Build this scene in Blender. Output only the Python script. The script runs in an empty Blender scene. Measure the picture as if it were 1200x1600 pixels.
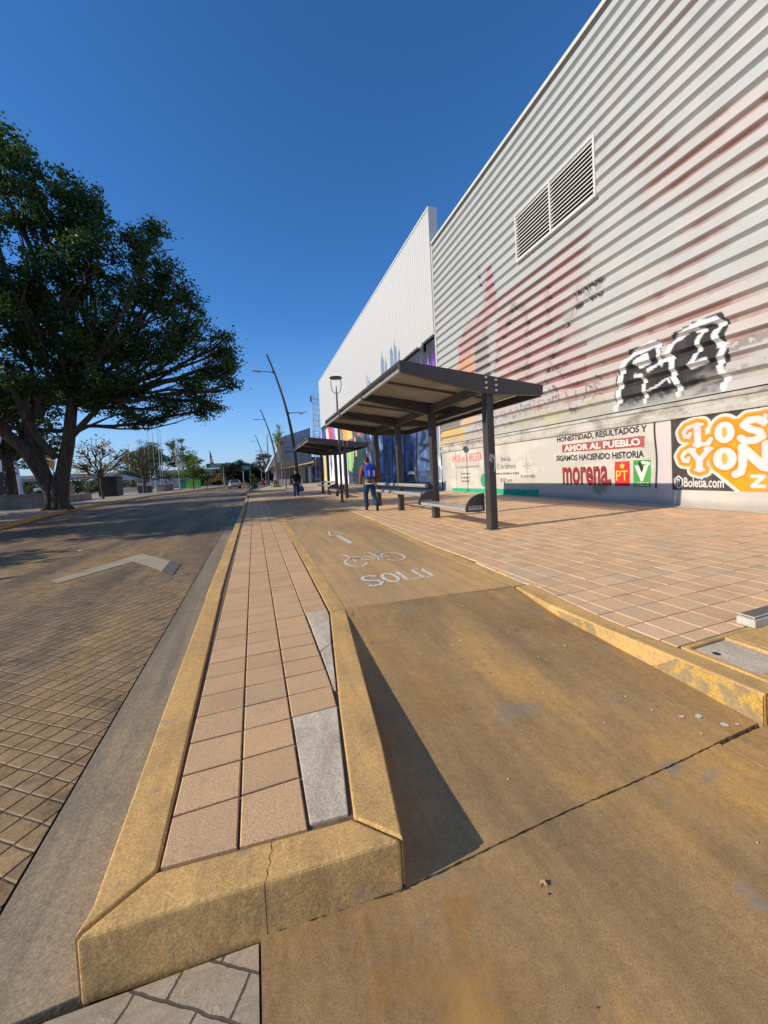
import bpy, bmesh, math, random
import numpy as np
from mathutils import Vector, Matrix
PI = math.pi
R = math.radians
sc = bpy.context.scene
col = sc.collection

# ------------------------------------------------------------------ camera
H = 1.2
def cam_basis(yaw, pitch, roll):
    y, p, r = R(yaw), R(pitch), R(roll)
    f = np.array([math.sin(y)*math.cos(p), math.cos(y)*math.cos(p), math.sin(p)])
    rt = np.array([math.cos(y), -math.sin(y), 0]); up = np.cross(rt, f)
    return rt*math.cos(r)-up*math.sin(r), up*math.cos(r)+rt*math.sin(r), f
cR, cU, cF = cam_basis(20.05, -1.93, 2.83)
cd = bpy.data.cameras.new('camera'); cam = bpy.data.objects.new('camera', cd); col.objects.link(cam)
cam.matrix_world = Matrix(((cR[0], cU[0], -cF[0], 0), (cR[1], cU[1], -cF[1], 0), (cR[2], cU[2], -cF[2], H), (0, 0, 0, 1)))
cd.sensor_fit = 'HORIZONTAL'; cd.sensor_width = 36; cd.lens = 595/1200*36
cd.shift_x = (600-614.4)/1200; cd.shift_y = (758.2-800)/1200
cd.clip_start = 0.05; cd.clip_end = 6000
sc.camera = cam

# ------------------------------------------------------------------ sky, sun, exposure
SUN_EL, SUN_DY = 26.5, 0.05
world = bpy.data.worlds.new("World"); sc.world = world; world.use_nodes = True
wn = world.node_tree; bg = wn.nodes['Background']
sky = wn.nodes.new('ShaderNodeTexSky'); sky.sky_type = 'NISHITA'; sky.sun_disc = False
sky.sun_elevation = R(SUN_EL); sky.sun_rotation = R(270-math.degrees(math.atan(SUN_DY)))
sky.altitude = 1500; sky.air_density = 1.0; sky.dust_density = 0.3; sky.ozone_density = 6.5
hs = wn.nodes.new('ShaderNodeHueSaturation'); hs.inputs['Saturation'].default_value = 1.12; hs.inputs['Value'].default_value = 1.20
wn.links.new(sky.outputs[0], hs.inputs['Color'])
wt = wn.nodes.new('ShaderNodeTexCoord'); wsx = wn.nodes.new('ShaderNodeSeparateXYZ'); wr = wn.nodes.new('ShaderNodeValToRGB'); wm = wn.nodes.new('ShaderNodeMix'); wm.data_type = 'RGBA'
wn.links.new(wt.outputs['Generated'], wsx.inputs[0]); wn.links.new(wsx.outputs['Z'], wr.inputs[0])
while len(wr.color_ramp.elements) < 4: wr.color_ramp.elements.new(.5)
for i_, (p_, v_) in enumerate(((0, .85), (.08, .50), (.18, .18), (.36, 0))):
    wr.color_ramp.elements[i_].position = p_; wr.color_ramp.elements[i_].color = (v_, v_, v_, 1)
wm.inputs[7].default_value = (2.1, 2.9, 4.0, 1)        # pale dusty haze low over the horizon
wn.links.new(wr.outputs[0], wm.inputs[0]); wn.links.new(hs.outputs[0], wm.inputs[6]); wn.links.new(wm.outputs[2], bg.inputs[0])
bg.inputs[1].default_value = 0.15
sl = bpy.data.lights.new('sun', 'SUN'); sun = bpy.data.objects.new('sun', sl); col.objects.link(sun)
sl.energy = 5.0; sl.angle = R(0.5); sl.color = (1.0, 0.88, 0.70)
ldir = Vector((math.cos(R(SUN_EL)), math.cos(R(SUN_EL))*SUN_DY, -math.sin(R(SUN_EL))))
sun.rotation_euler = ldir.to_track_quat('-Z', 'Y').to_euler()
sc.view_settings.view_transform = 'Standard'; sc.view_settings.look = 'None'
sc.view_settings.exposure = 0.14; sc.view_settings.gamma = 1.0; sc.view_settings.use_curve_mapping = False

rnd = random.Random(7)
rng = np.random.default_rng(11)

# ------------------------------------------------------------------ helpers
def s2l(c):
    c = np.asarray(c, float)/255.0
    return np.where(c <= 0.04045, c/12.92, ((c+0.055)/1.055)**2.4)

class MB:
    def __init__(s): s.v = []; s.f = []; s.m = []
    def add(s, vs, fs, mi=0):
        o = len(s.v); s.v += [tuple(map(float, p)) for p in vs]
        s.f += [tuple(i+o for i in f) for f in fs]; s.m += [mi]*len(fs); return s
    def box(s, c, d, rz=0, mi=0, M=None):
        x, y, z = d[0]/2, d[1]/2, d[2]/2
        vs = [Vector((sx*x, sy*y, sz*z)) for sz in (-1, 1) for sy in (-1, 1) for sx in (-1, 1)]
        if M is not None: vs = [M @ v for v in vs]
        if rz:
            m = Matrix.Rotation(rz, 3, 'Z'); vs = [m @ v for v in vs]
        vs = [v+Vector(c) for v in vs]
        return s.add(vs, [(0, 2, 3, 1), (4, 5, 7, 6), (0, 1, 5, 4), (2, 6, 7, 3), (0, 4, 6, 2), (1, 3, 7, 5)], mi)
    def b2(s, x0, x1, y0, y1, z0, z1, mi=0):
        return s.box(((x0+x1)/2, (y0+y1)/2, (z0+z1)/2), (abs(x1-x0), abs(y1-y0), abs(z1-z0)), mi=mi)
    def prism(s, pts, a, b, axis='y', mi=0):
        n = len(pts)
        def P(p, t):
            return {'y': (p[0], t, p[1]), 'x': (t, p[0], p[1]), 'z': (p[0], p[1], t)}[axis]
        vs = [P(p, a) for p in pts]+[P(p, b) for p in pts]
        fs = [tuple(range(n)), tuple(range(2*n-1, n-1, -1))]+[(i, i+n, (i+1) % n+n, (i+1) % n) for i in range(n)]
        return s.add(vs, fs, mi)
    def tube(s, pts, rad, n=8, mi=0, cap=True):
        pts = [Vector(p) for p in pts]
        if not hasattr(rad, '__len__'): rad = [rad]*len(pts)
        t0 = (pts[1]-pts[0]).normalized()
        up = Vector((0, 0, 1)) if abs(t0.z) < .9 else Vector((1, 0, 0))
        a = t0.cross(up).normalized(); vs = []
        for i, p in enumerate(pts):
            t = (pts[min(i+1, len(pts)-1)]-pts[max(i-1, 0)])
            if t.length < 1e-9: t = t0
            t.normalize(); a = (a-t*a.dot(t)).normalized(); b = t.cross(a)
            for k in range(n):
                an = 2*PI*k/n; vs.append(p+(a*math.cos(an)+b*math.sin(an))*rad[i])
        fs = [(i*n+k, i*n+(k+1) % n, (i+1)*n+(k+1) % n, (i+1)*n+k) for i in range(len(pts)-1) for k in range(n)]
        if cap: fs += [tuple(range(n-1, -1, -1)), tuple(range((len(pts)-1)*n, len(pts)*n))]
        return s.add(vs, fs, mi)
    def lathe(s, prof, c=(0, 0, 0), n=20, mi=0, cap=True):
        vs = [(c[0]+r*math.cos(2*PI*k/n), c[1]+r*math.sin(2*PI*k/n), c[2]+z) for r, z in prof for k in range(n)]
        fs = [(i*n+k, i*n+(k+1) % n, (i+1)*n+(k+1) % n, (i+1)*n+k) for i in range(len(prof)-1) for k in range(n)]
        if cap: fs += [tuple(range(n-1, -1, -1)), tuple(range((len(prof)-1)*n, len(prof)*n))]
        return s.add(vs, fs, mi)
    def ball(s, c, r, n=12, m=8, mi=0, M=None):
        r = (r, r, r) if not hasattr(r, '__len__') else r
        vs = [Vector((0, 0, -r[2]))]
        for j in range(1, m):
            th = -PI/2+PI*j/m
            vs += [Vector((r[0]*math.cos(th)*math.cos(2*PI*k/n), r[1]*math.cos(th)*math.sin(2*PI*k/n), r[2]*math.sin(th))) for k in range(n)]
        vs.append(Vector((0, 0, r[2])))
        if M is not None: vs = [M @ v for v in vs]
        vs = [v+Vector(c) for v in vs]
        fs = [(0, 1+(k+1) % n, 1+k) for k in range(n)]
        fs += [(1+j*n+k, 1+j*n+(k+1) % n, 1+(j+1)*n+(k+1) % n, 1+(j+1)*n+k) for j in range(m-2) for k in range(n)]
        L = len(vs)-1
        fs += [(L, 1+(m-2)*n+k, 1+(m-2)*n+(k+1) % n) for k in range(n)]
        return s.add(vs, fs, mi)
    def build(s, name, mats, parent=None, bevel=0, smooth=False, loc=None, nobev=None, segs=2):
        me = bpy.data.meshes.new(name); me.from_pydata(s.v, [], s.f)
        if not isinstance(mats, (list, tuple)): mats = [mats]
        for m in mats: me.materials.append(m)
        me.polygons.foreach_set('material_index', s.m)
        bm = bmesh.new(); bm.from_mesh(me); bmesh.ops.recalc_face_normals(bm, faces=bm.faces)
        if bevel:
            es = [e for e in bm.edges if len(e.link_faces) == 2 and e.calc_face_angle(0) > .6]
            if nobev: es = [e for e in es if not nobev(e)]
            bmesh.ops.bevel(bm, geom=es, offset=bevel, segments=segs, affect='EDGES', profile=.6)
        bm.to_mesh(me); bm.free()
        me.polygons.foreach_set('use_smooth', [bool(smooth)]*len(me.polygons))
        if smooth:
            me.set_sharp_from_angle(angle=R(40))
        o = bpy.data.objects.new(name, me); col.objects.link(o)
        if parent: o.parent = parent
        if loc is not None: o.location = loc
        return o

def tag(o, label=None, cat=None, group=None, kind=None):
    if label: o['label'] = label
    if cat: o['category'] = cat
    if group: o['group'] = group
    if kind: o['kind'] = kind
    return o
def thing(name, label, cat, loc=(0, 0, 0), rz=0, group=None):
    o = bpy.data.objects.new(name, None); col.objects.link(o); o.empty_display_size = .2
    o.location = loc; o.rotation_euler = (0, 0, rz)
    return tag(o, label, cat, group)
def struct(o): o['kind'] = 'structure'; return o
def copy_tree(o, parent=None):
    c = o.copy(); col.objects.link(c)
    if parent: c.parent = parent
    for ch in list(o.children): copy_tree(ch, c)
    return c

def npmesh(name, V, F, mats, parent=None, smooth=False, cols=None, attr='Col'):
    """fast mesh from numpy: V (n,3), F (m,k)"""
    V = np.asarray(V, np.float32); F = np.asarray(F, np.int32); k = F.shape[1]
    me = bpy.data.meshes.new(name)
    me.vertices.add(len(V)); me.vertices.foreach_set('co', V.ravel())
    me.loops.add(F.size); me.loops.foreach_set('vertex_index', F.ravel())
    me.polygons.add(len(F)); me.polygons.foreach_set('loop_start', np.arange(0, F.size, k, dtype=np.int32))
    me.polygons.foreach_set('loop_total', np.full(len(F), k, np.int32))
    me.polygons.foreach_set('use_smooth', np.full(len(F), bool(smooth)))
    me.update(calc_edges=True); me.validate()
    if cols is not None:
        a = me.color_attributes.new(attr, 'FLOAT_COLOR', 'POINT')
        c4 = np.ones((len(V), 4), np.float32); c4[:, :3] = cols; a.data.foreach_set('color', c4.ravel())
    for m in (mats if isinstance(mats, (list, tuple)) else [mats]): me.materials.append(m)
    o = bpy.data.objects.new(name, me); col.objects.link(o)
    if parent: o.parent = parent
    return o

# ------------------------------------------------------------------ materials
class NT:
    def __init__(s, name, rough=.7, metal=0, spec=.35):
        s.m = bpy.data.materials.new(name); s.m.use_nodes = True
        s.t = s.m.node_tree; s.b = s.t.nodes['Principled BSDF']
        s.b.inputs['Roughness'].default_value = rough; s.b.inputs['Metallic'].default_value = metal
        s.b.inputs['Specular IOR Level'].default_value = spec
    def n(s, typ, **kw):
        x = s.t.nodes.new(typ)
        for k, v in kw.items():
            if k in x.inputs: x.inputs[k].default_value = v
            else: setattr(x, k, v)
        return x
    def l(s, a, b): s.t.links.new(a, b); return s
    def coord(s, scale=(1, 1, 1), rot=0, kind='Object'):
        tc = s.n('ShaderNodeTexCoord'); mp = s.n('ShaderNodeMapping'); mp.inputs['Scale'].default_value = scale
        mp.inputs['Rotation'].default_value = (0, 0, rot)
        s.l(tc.outputs[kind], mp.inputs[0]); return mp.outputs[0]
    def noise(s, co, scale, detail=4, rough=.55, dist=0):
        x = s.n('ShaderNodeTexNoise', Scale=scale, Detail=detail, Roughness=rough, Distortion=dist); s.l(co, x.inputs['Vector']); return x.outputs['Fac']
    def ramp(s, fac, stops):
        r = s.n('ShaderNodeValToRGB'); e = r.color_ramp.elements
        while len(e) < len(stops): e.new(.5)
        for i, (p, c) in enumerate(stops):
            e[i].position = p; e[i].color = (tuple(c)+(1,))[:4] if hasattr(c, '__len__') else (c, c, c, 1)
        s.l(fac, r.inputs[0]); return r.outputs['Color']
    def mix(s, fac, a, b, mode='MIX'):
        x = s.n('ShaderNodeMix', data_type='RGBA', blend_type=mode)
        for i, v in ((0, fac), (6, a), (7, b)):
            if hasattr(v, 'is_output'): s.l(v, x.inputs[i])
            elif i == 0: x.inputs[0].default_value = v
            else: x.inputs[i].default_value = (tuple(v)+(1,))[:4]
        return x.outputs[2]
    def math(s, op, a, b=None):
        x = s.n('ShaderNodeMath', operation=op)
        for i, v in ((0, a), (1, b)):
            if v is None: continue
            if hasattr(v, 'is_output'): s.l(v, x.inputs[i])
            else: x.inputs[i].default_value = v
        return x.outputs[0]
    def bump(s, h, strength=.3, dist=.01, prev=None):
        x = s.n('ShaderNodeBump', Strength=strength, Distance=dist); s.l(h, x.inputs['Height'])
        if prev: s.l(prev, x.inputs['Normal'])
        return x.outputs[0]
    def out(s, colr=None, normal=None):
        if colr is not None:
            if hasattr(colr, 'is_output'): s.l(colr, s.b.inputs['Base Color'])
            else: s.b.inputs['Base Color'].default_value = tuple(colr)+(1,)
        if normal is not None: s.l(normal, s.b.inputs['Normal'])
        return s.m

def simple(name, c, rough=.6, metal=0, var=.12, scale=6, bump=.05, spec=.35):
    t = NT(name, rough, metal, spec); co = t.coord()
    f = t.noise(co, scale, 5)
    c = np.array(c); cc = t.ramp(f, [(.25, tuple(c*(1-var))), (.75, tuple(np.minimum(c*(1+var), .95)))])
    t.l(t.math('ADD', t.math('MULTIPLY', f, .3), rough-.15), t.b.inputs['Roughness'])
    return t.out(cc, t.bump(t.noise(co, scale*12, 3), bump, .005) if bump else None)

def concrete(name, cols, big=.7, streak=(1, 1, 1), fine=90, bump=.25, rough=.8, spots=None, specks=True, wear=None):
    t = NT(name, rough); co = t.coord(); cs = t.coord(streak)
    f1 = t.noise(cs, big, 6, .62, .4); f2 = t.noise(co, big*4.3, 6, .6); f3 = t.noise(co, fine, 3, .7)
    c = t.ramp(f1, [(.36, cols[0]), (.5, cols[1]), (.63, cols[2])])
    c = t.mix(t.ramp(f2, [(.46, 0), (.66, .75)]), c, tuple((np.array(cols[0])*.45+np.array(cols[1])*.55)))
    c = t.mix(t.ramp(t.noise(cs, big*2.1, 5, .7, 1.2), [(.55, 0), (.68, .6)]), c, cols[2])
    c2 = t.mix(.55, c, t.ramp(f3, [(.34, (.50,)*3), (.66, (1.42,)*3)]), 'MULTIPLY')
    if spots:
        f4 = t.noise(co, spots[0], 4, .6, .6)
        c2 = t.mix(t.ramp(f4, [(spots[1], 0), (spots[1]+.07, spots[3] if len(spots) > 3 else .8)]), c2, spots[2])
    if specks:
        v = t.n('ShaderNodeTexVoronoi', Scale=38.0); t.l(co, v.inputs['Vector'])
        c2 = t.mix(t.ramp(v.outputs['Distance'], [(.06, .55), (.10, 0)]), c2, (.09, .07, .05))
    if wear:
        wn_ = t.noise(co, 21, 6, .75); c2 = t.mix(t.ramp(wn_, [(.655, 0), (.69, .8)]), c2, wear)
        gr_ = t.noise(co, 5.5, 6, .75, .8); c2 = t.mix(t.ramp(gr_, [(.56, 0), (.68, .5)]), c2, (.27, .20, .11))
    sk = t.noise(t.coord((streak[0]*7, streak[1]*1.1, 1)), 1.3, 5, .65, .25)
    c2 = t.mix(.6, c2, t.ramp(sk, [(.36, (.80, .79, .78)), (.5, (1, 1, 1)), (.64, (1.16, 1.15, 1.12))]), 'MULTIPLY')
    mid = t.noise(co, 34, 4, .75)
    c2 = t.mix(.6, c2, t.ramp(mid, [(.34, (.80,)*3), (.66, (1.18,)*3)]), 'MULTIPLY')
    hb = t.bump(f3, bump, .003); hb = t.bump(t.noise(co, 16, 6, .7), bump*1.5, .012, hb)
    return t.out(c2, hb)

m_lane = concrete('lane_concrete', [(.235, .155, .078), (.365, .232, .100), (.53, .300, .088)], .8, (1, .45, 1), 240, .14, .75, (2.6, .62, (.25, .22, .175), .7))
m_lane2 = concrete('pale_lane_concrete', [(.36, .24, .125), (.47, .305, .145), (.54, .335, .135)], .5, (1, .4, 1), 150, .12, .75, (2.6, .64, (.36, .29, .2), .6))
m_kerb = concrete('ochre_kerb', [(.45, .285, .115), (.565, .350, .130), (.62, .375, .135)], 2.2, (1, 1, 1), 120, .20, .85, (5.2, .60, (.33, .265, .18), .7), True, (.36, .31, .235))
m_kerbyel = concrete('yellow_kerb_paint', [(.44, .27, .06), (.54, .33, .07), (.50, .32, .09)], 2.0, (1, 1, 1), 90, .5, .8, (8, .475, (.26, .20, .12), .85))
m_gut = concrete('gutter_concrete', [(.17, .145, .105), (.225, .19, .135), (.31, .24, .15)], .8, (1.5, .35, 1), 120, .2, .8, (1.3, .64, (.38, .27, .13), .6))
m_grey = concrete('grey_patch_concrete', [(.43, .36, .27), (.54, .46, .35), (.60, .51, .39)], 3, (1, 1, 1), 150, .35, .85)
m_dark = simple('dark_joint_dirt', (.035, .028, .022), .95, 0, .3, 20, .3)

def tile_mat(name, base, rough=.82):
    t = NT(name, rough); co = t.coord()
    at = t.n('ShaderNodeAttribute', attribute_name='Col')
    f3 = t.noise(co, 170, 3, .85); f2 = t.noise(co, 3.0, 6, .65); f1 = t.noise(co, .5, 4)
    c = t.mix(.9, base, at.outputs['Color'], 'MULTIPLY')
    c = t.mix(.75, c, t.ramp(f3, [(.36, (.50, .47, .44)), (.5, (1, 1, 1)), (.64, (1.32, 1.32, 1.34))]), 'MULTIPLY')
    c = t.mix(t.ramp(f2, [(.50, 0), (.75, .55)]), c, (.36, .24, .15))
    c = t.mix(t.ramp(f1, [(.45, 0), (.7, .35)]), c, (.56, .37, .20))
    hb = t.bump(f3, .5, .003); hb = t.bump(t.noise(co, 30, 4, .6), .25, .006, hb)
    return t.out(c, hb)
m_tile = tile_mat('pink_paving_tile', (.56, .365, .20))
m_tile2 = tile_mat('plaza_paving_tile', (.64, .425, .25))

def paver_mat():
    t = NT('stamped_paver', .72); co = t.coord((1, 1, 1), R(37)); c0 = t.coord()
    wob = t.noise(c0, 3.0, 3); sp = t.n('ShaderNodeSeparateXYZ'); t.l(co, sp.inputs[0])
    def grid(o, pitch, amp):
        u = t.math('DIVIDE', t.math('ADD', o, t.math('MULTIPLY', wob, amp)), pitch); fr = t.math('FRACT', u); fl = t.math('FLOOR', u)
        return t.math('MULTIPLY', t.math('SUBTRACT', .5, t.math('ABSOLUTE', t.math('SUBTRACT', fr, .5))), pitch), fl
    du, fu = grid(sp.outputs[0], .118, .02); dv, fv = grid(sp.outputs[1], .0935, .02)
    cx = t.n('ShaderNodeCombineXYZ'); t.l(fu, cx.inputs[0]); t.l(fv, cx.inputs[1]); wn_ = t.n('ShaderNodeTexWhiteNoise', noise_dimensions='2D'); t.l(cx.outputs[0], wn_.inputs['Vector']); cell = wn_.outputs['Value']
    cs = t.coord((1.5, .22, 1))
    f1 = t.noise(cs, .8, 5, .6, .3); f2 = t.noise(c0, 4, 6, .65); f3 = t.noise(c0, 140, 3, .7); f4 = t.noise(c0, 26, 5, .7)
    c = t.ramp(f1, [(.36, (.135, .098, .060)), (.5, (.240, .168, .095)), (.64, (.33, .215, .095))])
    c = t.mix(t.ramp(f2, [(.54, 0), (.70, .75)]), c, (.085, .066, .048))
    c = t.mix(.75, c, t.ramp(cell, [(0, (.80, .79, .78)), (1, (1.2, 1.2, 1.2))]), 'MULTIPLY')
    c = t.mix(.7, c, t.ramp(f3, [(.3, (.6,)*3), (.7, (1.3,)*3)]), 'MULTIPLY'); c = t.mix(.7, c, t.ramp(f4, [(.35, (.75,)*3), (.65, (1.2,)*3)]), 'MULTIPLY')
    pale = t.math('MULTIPLY', t.ramp(dv, [(.0016, 1), (.0036, 0)]), t.ramp(t.noise(c0, 2.6, 5, .7), [(.46, .12), (.60, .85)]))  # pale joints: sunlit groove sides painted into the colour
    c = t.mix(pale, c, (.36, .30, .21))
    dark = t.math('MULTIPLY', t.ramp(du, [(.0030, 1), (.0072, 0)]), t.ramp(t.noise(c0, 5, 4, .7), [(.36, .45), (.52, 1.0)]))  # dark joints: shade in the crossing grooves painted into the colour
    c = t.mix(dark, c, (.045, .032, .022))
    h = t.math('MULTIPLY', t.ramp(du, [(.001, 0), (.007, 1)]), t.ramp(dv, [(.0, .35), (.006, 1)]))
    hb = t.bump(h, .9, .010); hb = t.bump(f4, .35, .008, hb); hb = t.bump(f3, .3, .003, hb)
    return t.out(c, hb)
m_paver = paver_mat()
def stamped_grey():
    t = NT('stamped_grey_concrete', .8); co = t.coord((1, 1, 1), R(33))
    wv = t.noise(t.coord(), 9, 4, .6)
    v = t.n('ShaderNodeVectorMath', operation='ADD'); t.l(co, v.inputs[0])
    cx = t.n('ShaderNodeCombineXYZ'); t.l(t.math('MULTIPLY', wv, .03), cx.inputs[0]); t.l(t.math('MULTIPLY', wv, .02), cx.inputs[1]); t.l(cx.outputs[0], v.inputs[1])
    br = t.n('ShaderNodeTexBrick', offset=.5, offset_frequency=2, Scale=1.0)
    br.inputs['Mortar Size'].default_value = .004; br.inputs['Mortar Smooth'].default_value = .4
    br.inputs['Brick Width'].default_value = .19; br.inputs['Row Height'].default_value = .10
    br.inputs['Color1'].default_value = (.85,)*3+(1,); br.inputs['Color2'].default_value = (1.15,)*3+(1,)
    t.l(v.outputs[0], br.inputs['Vector'])
    f2 = t.noise(t.coord((1, 3, 1), R(-50)), 9, 6, .7, 1.0); f3 = t.noise(t.coord(), 130, 3, .7)
    c = t.ramp(f2, [(.3, (.29, .235, .17)), (.7, (.42, .345, .255))])
    c = t.mix(.7, c, br.outputs['Color'], 'MULTIPLY')
    c = t.mix(t.math('MULTIPLY', br.outputs['Fac'], .8), c, (.10, .08, .06))
    h = t.math('SUBTRACT', 1.0, br.outputs['Fac'])
    hb = t.bump(h, .8, .012); hb = t.bump(f2, .55, .015, hb); hb = t.bump(f3, .3, .003, hb)
    return t.out(c, hb)
m_stamped = stamped_grey()

def paint_mat(name, rough=.6, dirt=.5, bump=.15, grain=60, spec=.3, streak=True):
    """surface with its own painted colours (vertex paint) plus weathering"""
    t = NT(name, rough, 0, spec); co = t.coord(); at = t.n('ShaderNodeAttribute', attribute_name='Col')
    f1 = t.noise(t.coord((1, 1, .18)) if streak else co, 1.3, 6, .65); f2 = t.noise(co, grain, 3, .6)
    c = t.mix(t.ramp(f1, [(.48, 0), (.80, dirt)]), at.outputs['Color'], (.30, .27, .23))
    c = t.mix(.35, c, t.ramp(f2, [(.3, (.8,)*3), (.7, (1.15,)*3)]), 'MULTIPLY')
    return t.out(c, t.bump(t.noise(co, grain*.4, 5, .6), bump, .01))
m_metalwall = paint_mat('painted_corrugated_steel', .5, .28, .04, 70, .4)
m_plaster = paint_mat('painted_plaster_wall', .8, .35, .45, 60, .2)
m_mural = paint_mat('mural_paint', .6, .12, .2, 40, .3, False)

def plain_white():
    return simple('white_panel_paint', (.435, .44, .435), .5, 0, .05, 2, .02)
m_white = plain_white()
m_trim = simple('white_trim_metal', (.56, .55, .52), .45, 0, .06, 4, .03)
m_char = simple('charcoal_steel_paint', (.046, .046, .047), .42, .0, .15, 5, .04, .5)
m_charl = simple('dark_grey_steel', (.10, .098, .092), .5, 0, .12, 6, .04)
m_alu = simple('grey_aluminium', (.42, .43, .43), .35, .35, .08, 8, .03)
m_bolt = simple('zinc_bolt', (.62, .62, .6), .3, .6, .05, 10, 0)
m_black = simple('black_paint', (.012, .012, .013), .5, 0, .2, 8, .05)
def poly_mat():
    t = NT('polycarbonate_sheet', .45); co = t.coord((1, 1, 1))
    f = t.noise(co, 2.2, 5, .6)
    c = t.ramp(f, [(.3, (.33, .30, .25)), (.7, (.50, .46, .39))])
    t.out(c); tr = t.n('ShaderNodeBsdfTranslucent'); t.l(c, tr.inputs[0]); mx = t.n('ShaderNodeMixShader'); mx.inputs[0].default_value = .5
    t.l(t.b.outputs[0], mx.inputs[1]); t.l(tr.outputs[0], mx.inputs[2]); t.l(mx.outputs[0], t.t.nodes['Material Output'].inputs[0])
    return t.m
m_poly = poly_mat()
def leaf_mat(name, c1, c2, trans=.3):
    t = NT(name, .5, 0, .4); at = t.n('ShaderNodeAttribute', attribute_name='Col')
    c = t.mix(at.outputs['Fac'], c1, c2)
    t.out(c); tr = t.n('ShaderNodeBsdfTranslucent'); t.l(t.mix(.5, c, (c2[0]*1.6, c2[1]*1.5, c2[2]*.8)), tr.inputs[0]); mx = t.n('ShaderNodeMixShader'); mx.inputs[0].default_value = trans
    t.l(t.b.outputs[0], mx.inputs[1]); t.l(tr.outputs[0], mx.inputs[2]); t.l(mx.outputs[0], t.t.nodes['Material Output'].inputs[0])
    return t.m
m_leaf = leaf_mat('fig_leaf', (.020, .046, .013), (.075, .135, .027))
m_leafb = leaf_mat('bright_leaf', (.05, .11, .02), (.13, .22, .04))
m_leafo = leaf_mat('olive_leaf', (.05, .065, .03), (.10, .12, .045))
m_leafy = leaf_mat('yellow_leaf', (.16, .13, .03), (.32, .22, .05))
m_leafd = leaf_mat('dark_far_leaf', (.022, .034, .02), (.045, .062, .032))
def bark_mat():
    t = NT('bark', .9); co = t.coord((1, 1, .25)); f = t.noise(co, 5, 6, .7, .5)
    c = t.ramp(f, [(.3, (.035, .027, .02)), (.7, (.13, .10, .075))])
    return t.out(c, t.bump(f, .8, .05))
m_bark = bark_mat()
m_barkl = simple('pale_bark', (.22, .19, .15), .9, 0, .3, 9, .4)

# ------------------------------------------------------------------ ground, road, lane, island, plaza
ZR = -.17
def gridslab(name, xl, xr, y0f, y1f, zf, nx, ny, mat, thick=.12, extra=None):
    """slab with a subdivided top following functions, and skirts"""
    V = []; F = []
    for j in range(ny+1):
        t = j/ny
        for i in range(nx+1):
            s = i/nx
            ya = y0f(s)*(1-t)+y1f(s)*t
            a, b = xl(ya), xr(ya); x = a+(b-a)*s
            V.append((x, ya, zf(x, ya)))
    W = nx+1
    for j in range(ny):
        for i in range(nx): F.append((j*W+i, j*W+i+1, (j+1)*W+i+1, (j+1)*W+i))
    ring = [i for i in range(W)]+[j*W+nx for j in range(1, ny+1)]+[ny*W+i for i in range(nx-1, -1, -1)]+[j*W for j in range(ny-1, 0, -1)]
    o = len(V)
    for r in ring: V.append((V[r][0], V[r][1], V[r][2]-thick))
    for k in range(len(ring)):
        k2 = (k+1) % len(ring); F.append((ring[k], o+k, o+k2, ring[k2]))
    mb = MB(); mb.add(V, F); ob = mb.build(name, mat); return struct(ob)

g = MB(); g.add([(-3000, -400, -.30), (3000, -400, -.30), (3000, 5000, -.30), (-3000, 5000, -.30)], [(0, 1, 2, 3)])
struct(g.build('ground', simple('far_ground', (.16, .14, .11), .9, 0, .25, .05, .2)))

# road of stamped pavers, sheet with gentle level
rd = MB(); N = 40
LK = [(-6, -8.6), (8, -8.6), (18, -8.8), (27.5, -10.5), (48.4, -11.0), (69, -8.2), (92, -6.3), (130, -6), (260, -30)]   # left kerb (y, x)
def lkx(y): return float(np.interp(y, [p[0] for p in LK], [p[1] for p in LK]))
ys = [-6, 0, 4, 8, 12, 18, 24, 30, 40, 50, 60, 69, 80, 92, 110, 130, 260]
vs = []
for y in ys:
    xr = -.865 if y < 44 else (-.865+(y-44)*.02 if y < 70 else 3.0)
    vs += [(lkx(y)-.1, y, ZR-.006), (min(xr, 0), y, ZR-.006)]
rd.add(vs, [(2*i, 2*i+1, 2*i+3, 2*i+2) for i in range(len(ys)-1)])
struct(rd.build('road', m_paver))
# concrete gutter pieces with joints
gy = [1.235, 4.52, 7.6, 10.7, 13.8, 17, 22, 28, 36, 44]
gt = MB()
for i in range(len(gy)-1):
    gt.b2(-.852, -.50 if gy[i] < 3 else -.545, gy[i]+.005, gy[i+1]-.005, ZR-.15, ZR)
struct(gt.build('gutter', m_gut, bevel=.004))
gt = MB(); gt.b2(-.885, -.845, 1.0, 44, ZR-.1, ZR-.012); struct(gt.build('gutter_joint', m_dark))
# stamped crossing strip in front of the island
gridslab('crossing', lambda y: -6.0, lambda y: -.066, lambda s: -1.5, lambda s: 1.225+.0*s if s < .88 else 1.225-(s-.88)/.12*.05, lambda x, y: ZR-.002, 40, 20, m_stamped)
sm = MB(); sm.b2(-.30, .6, -1.6, 1.20, ZR-.14, ZR-.014); struct(sm.build('crossing_joint', m_dark))

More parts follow.
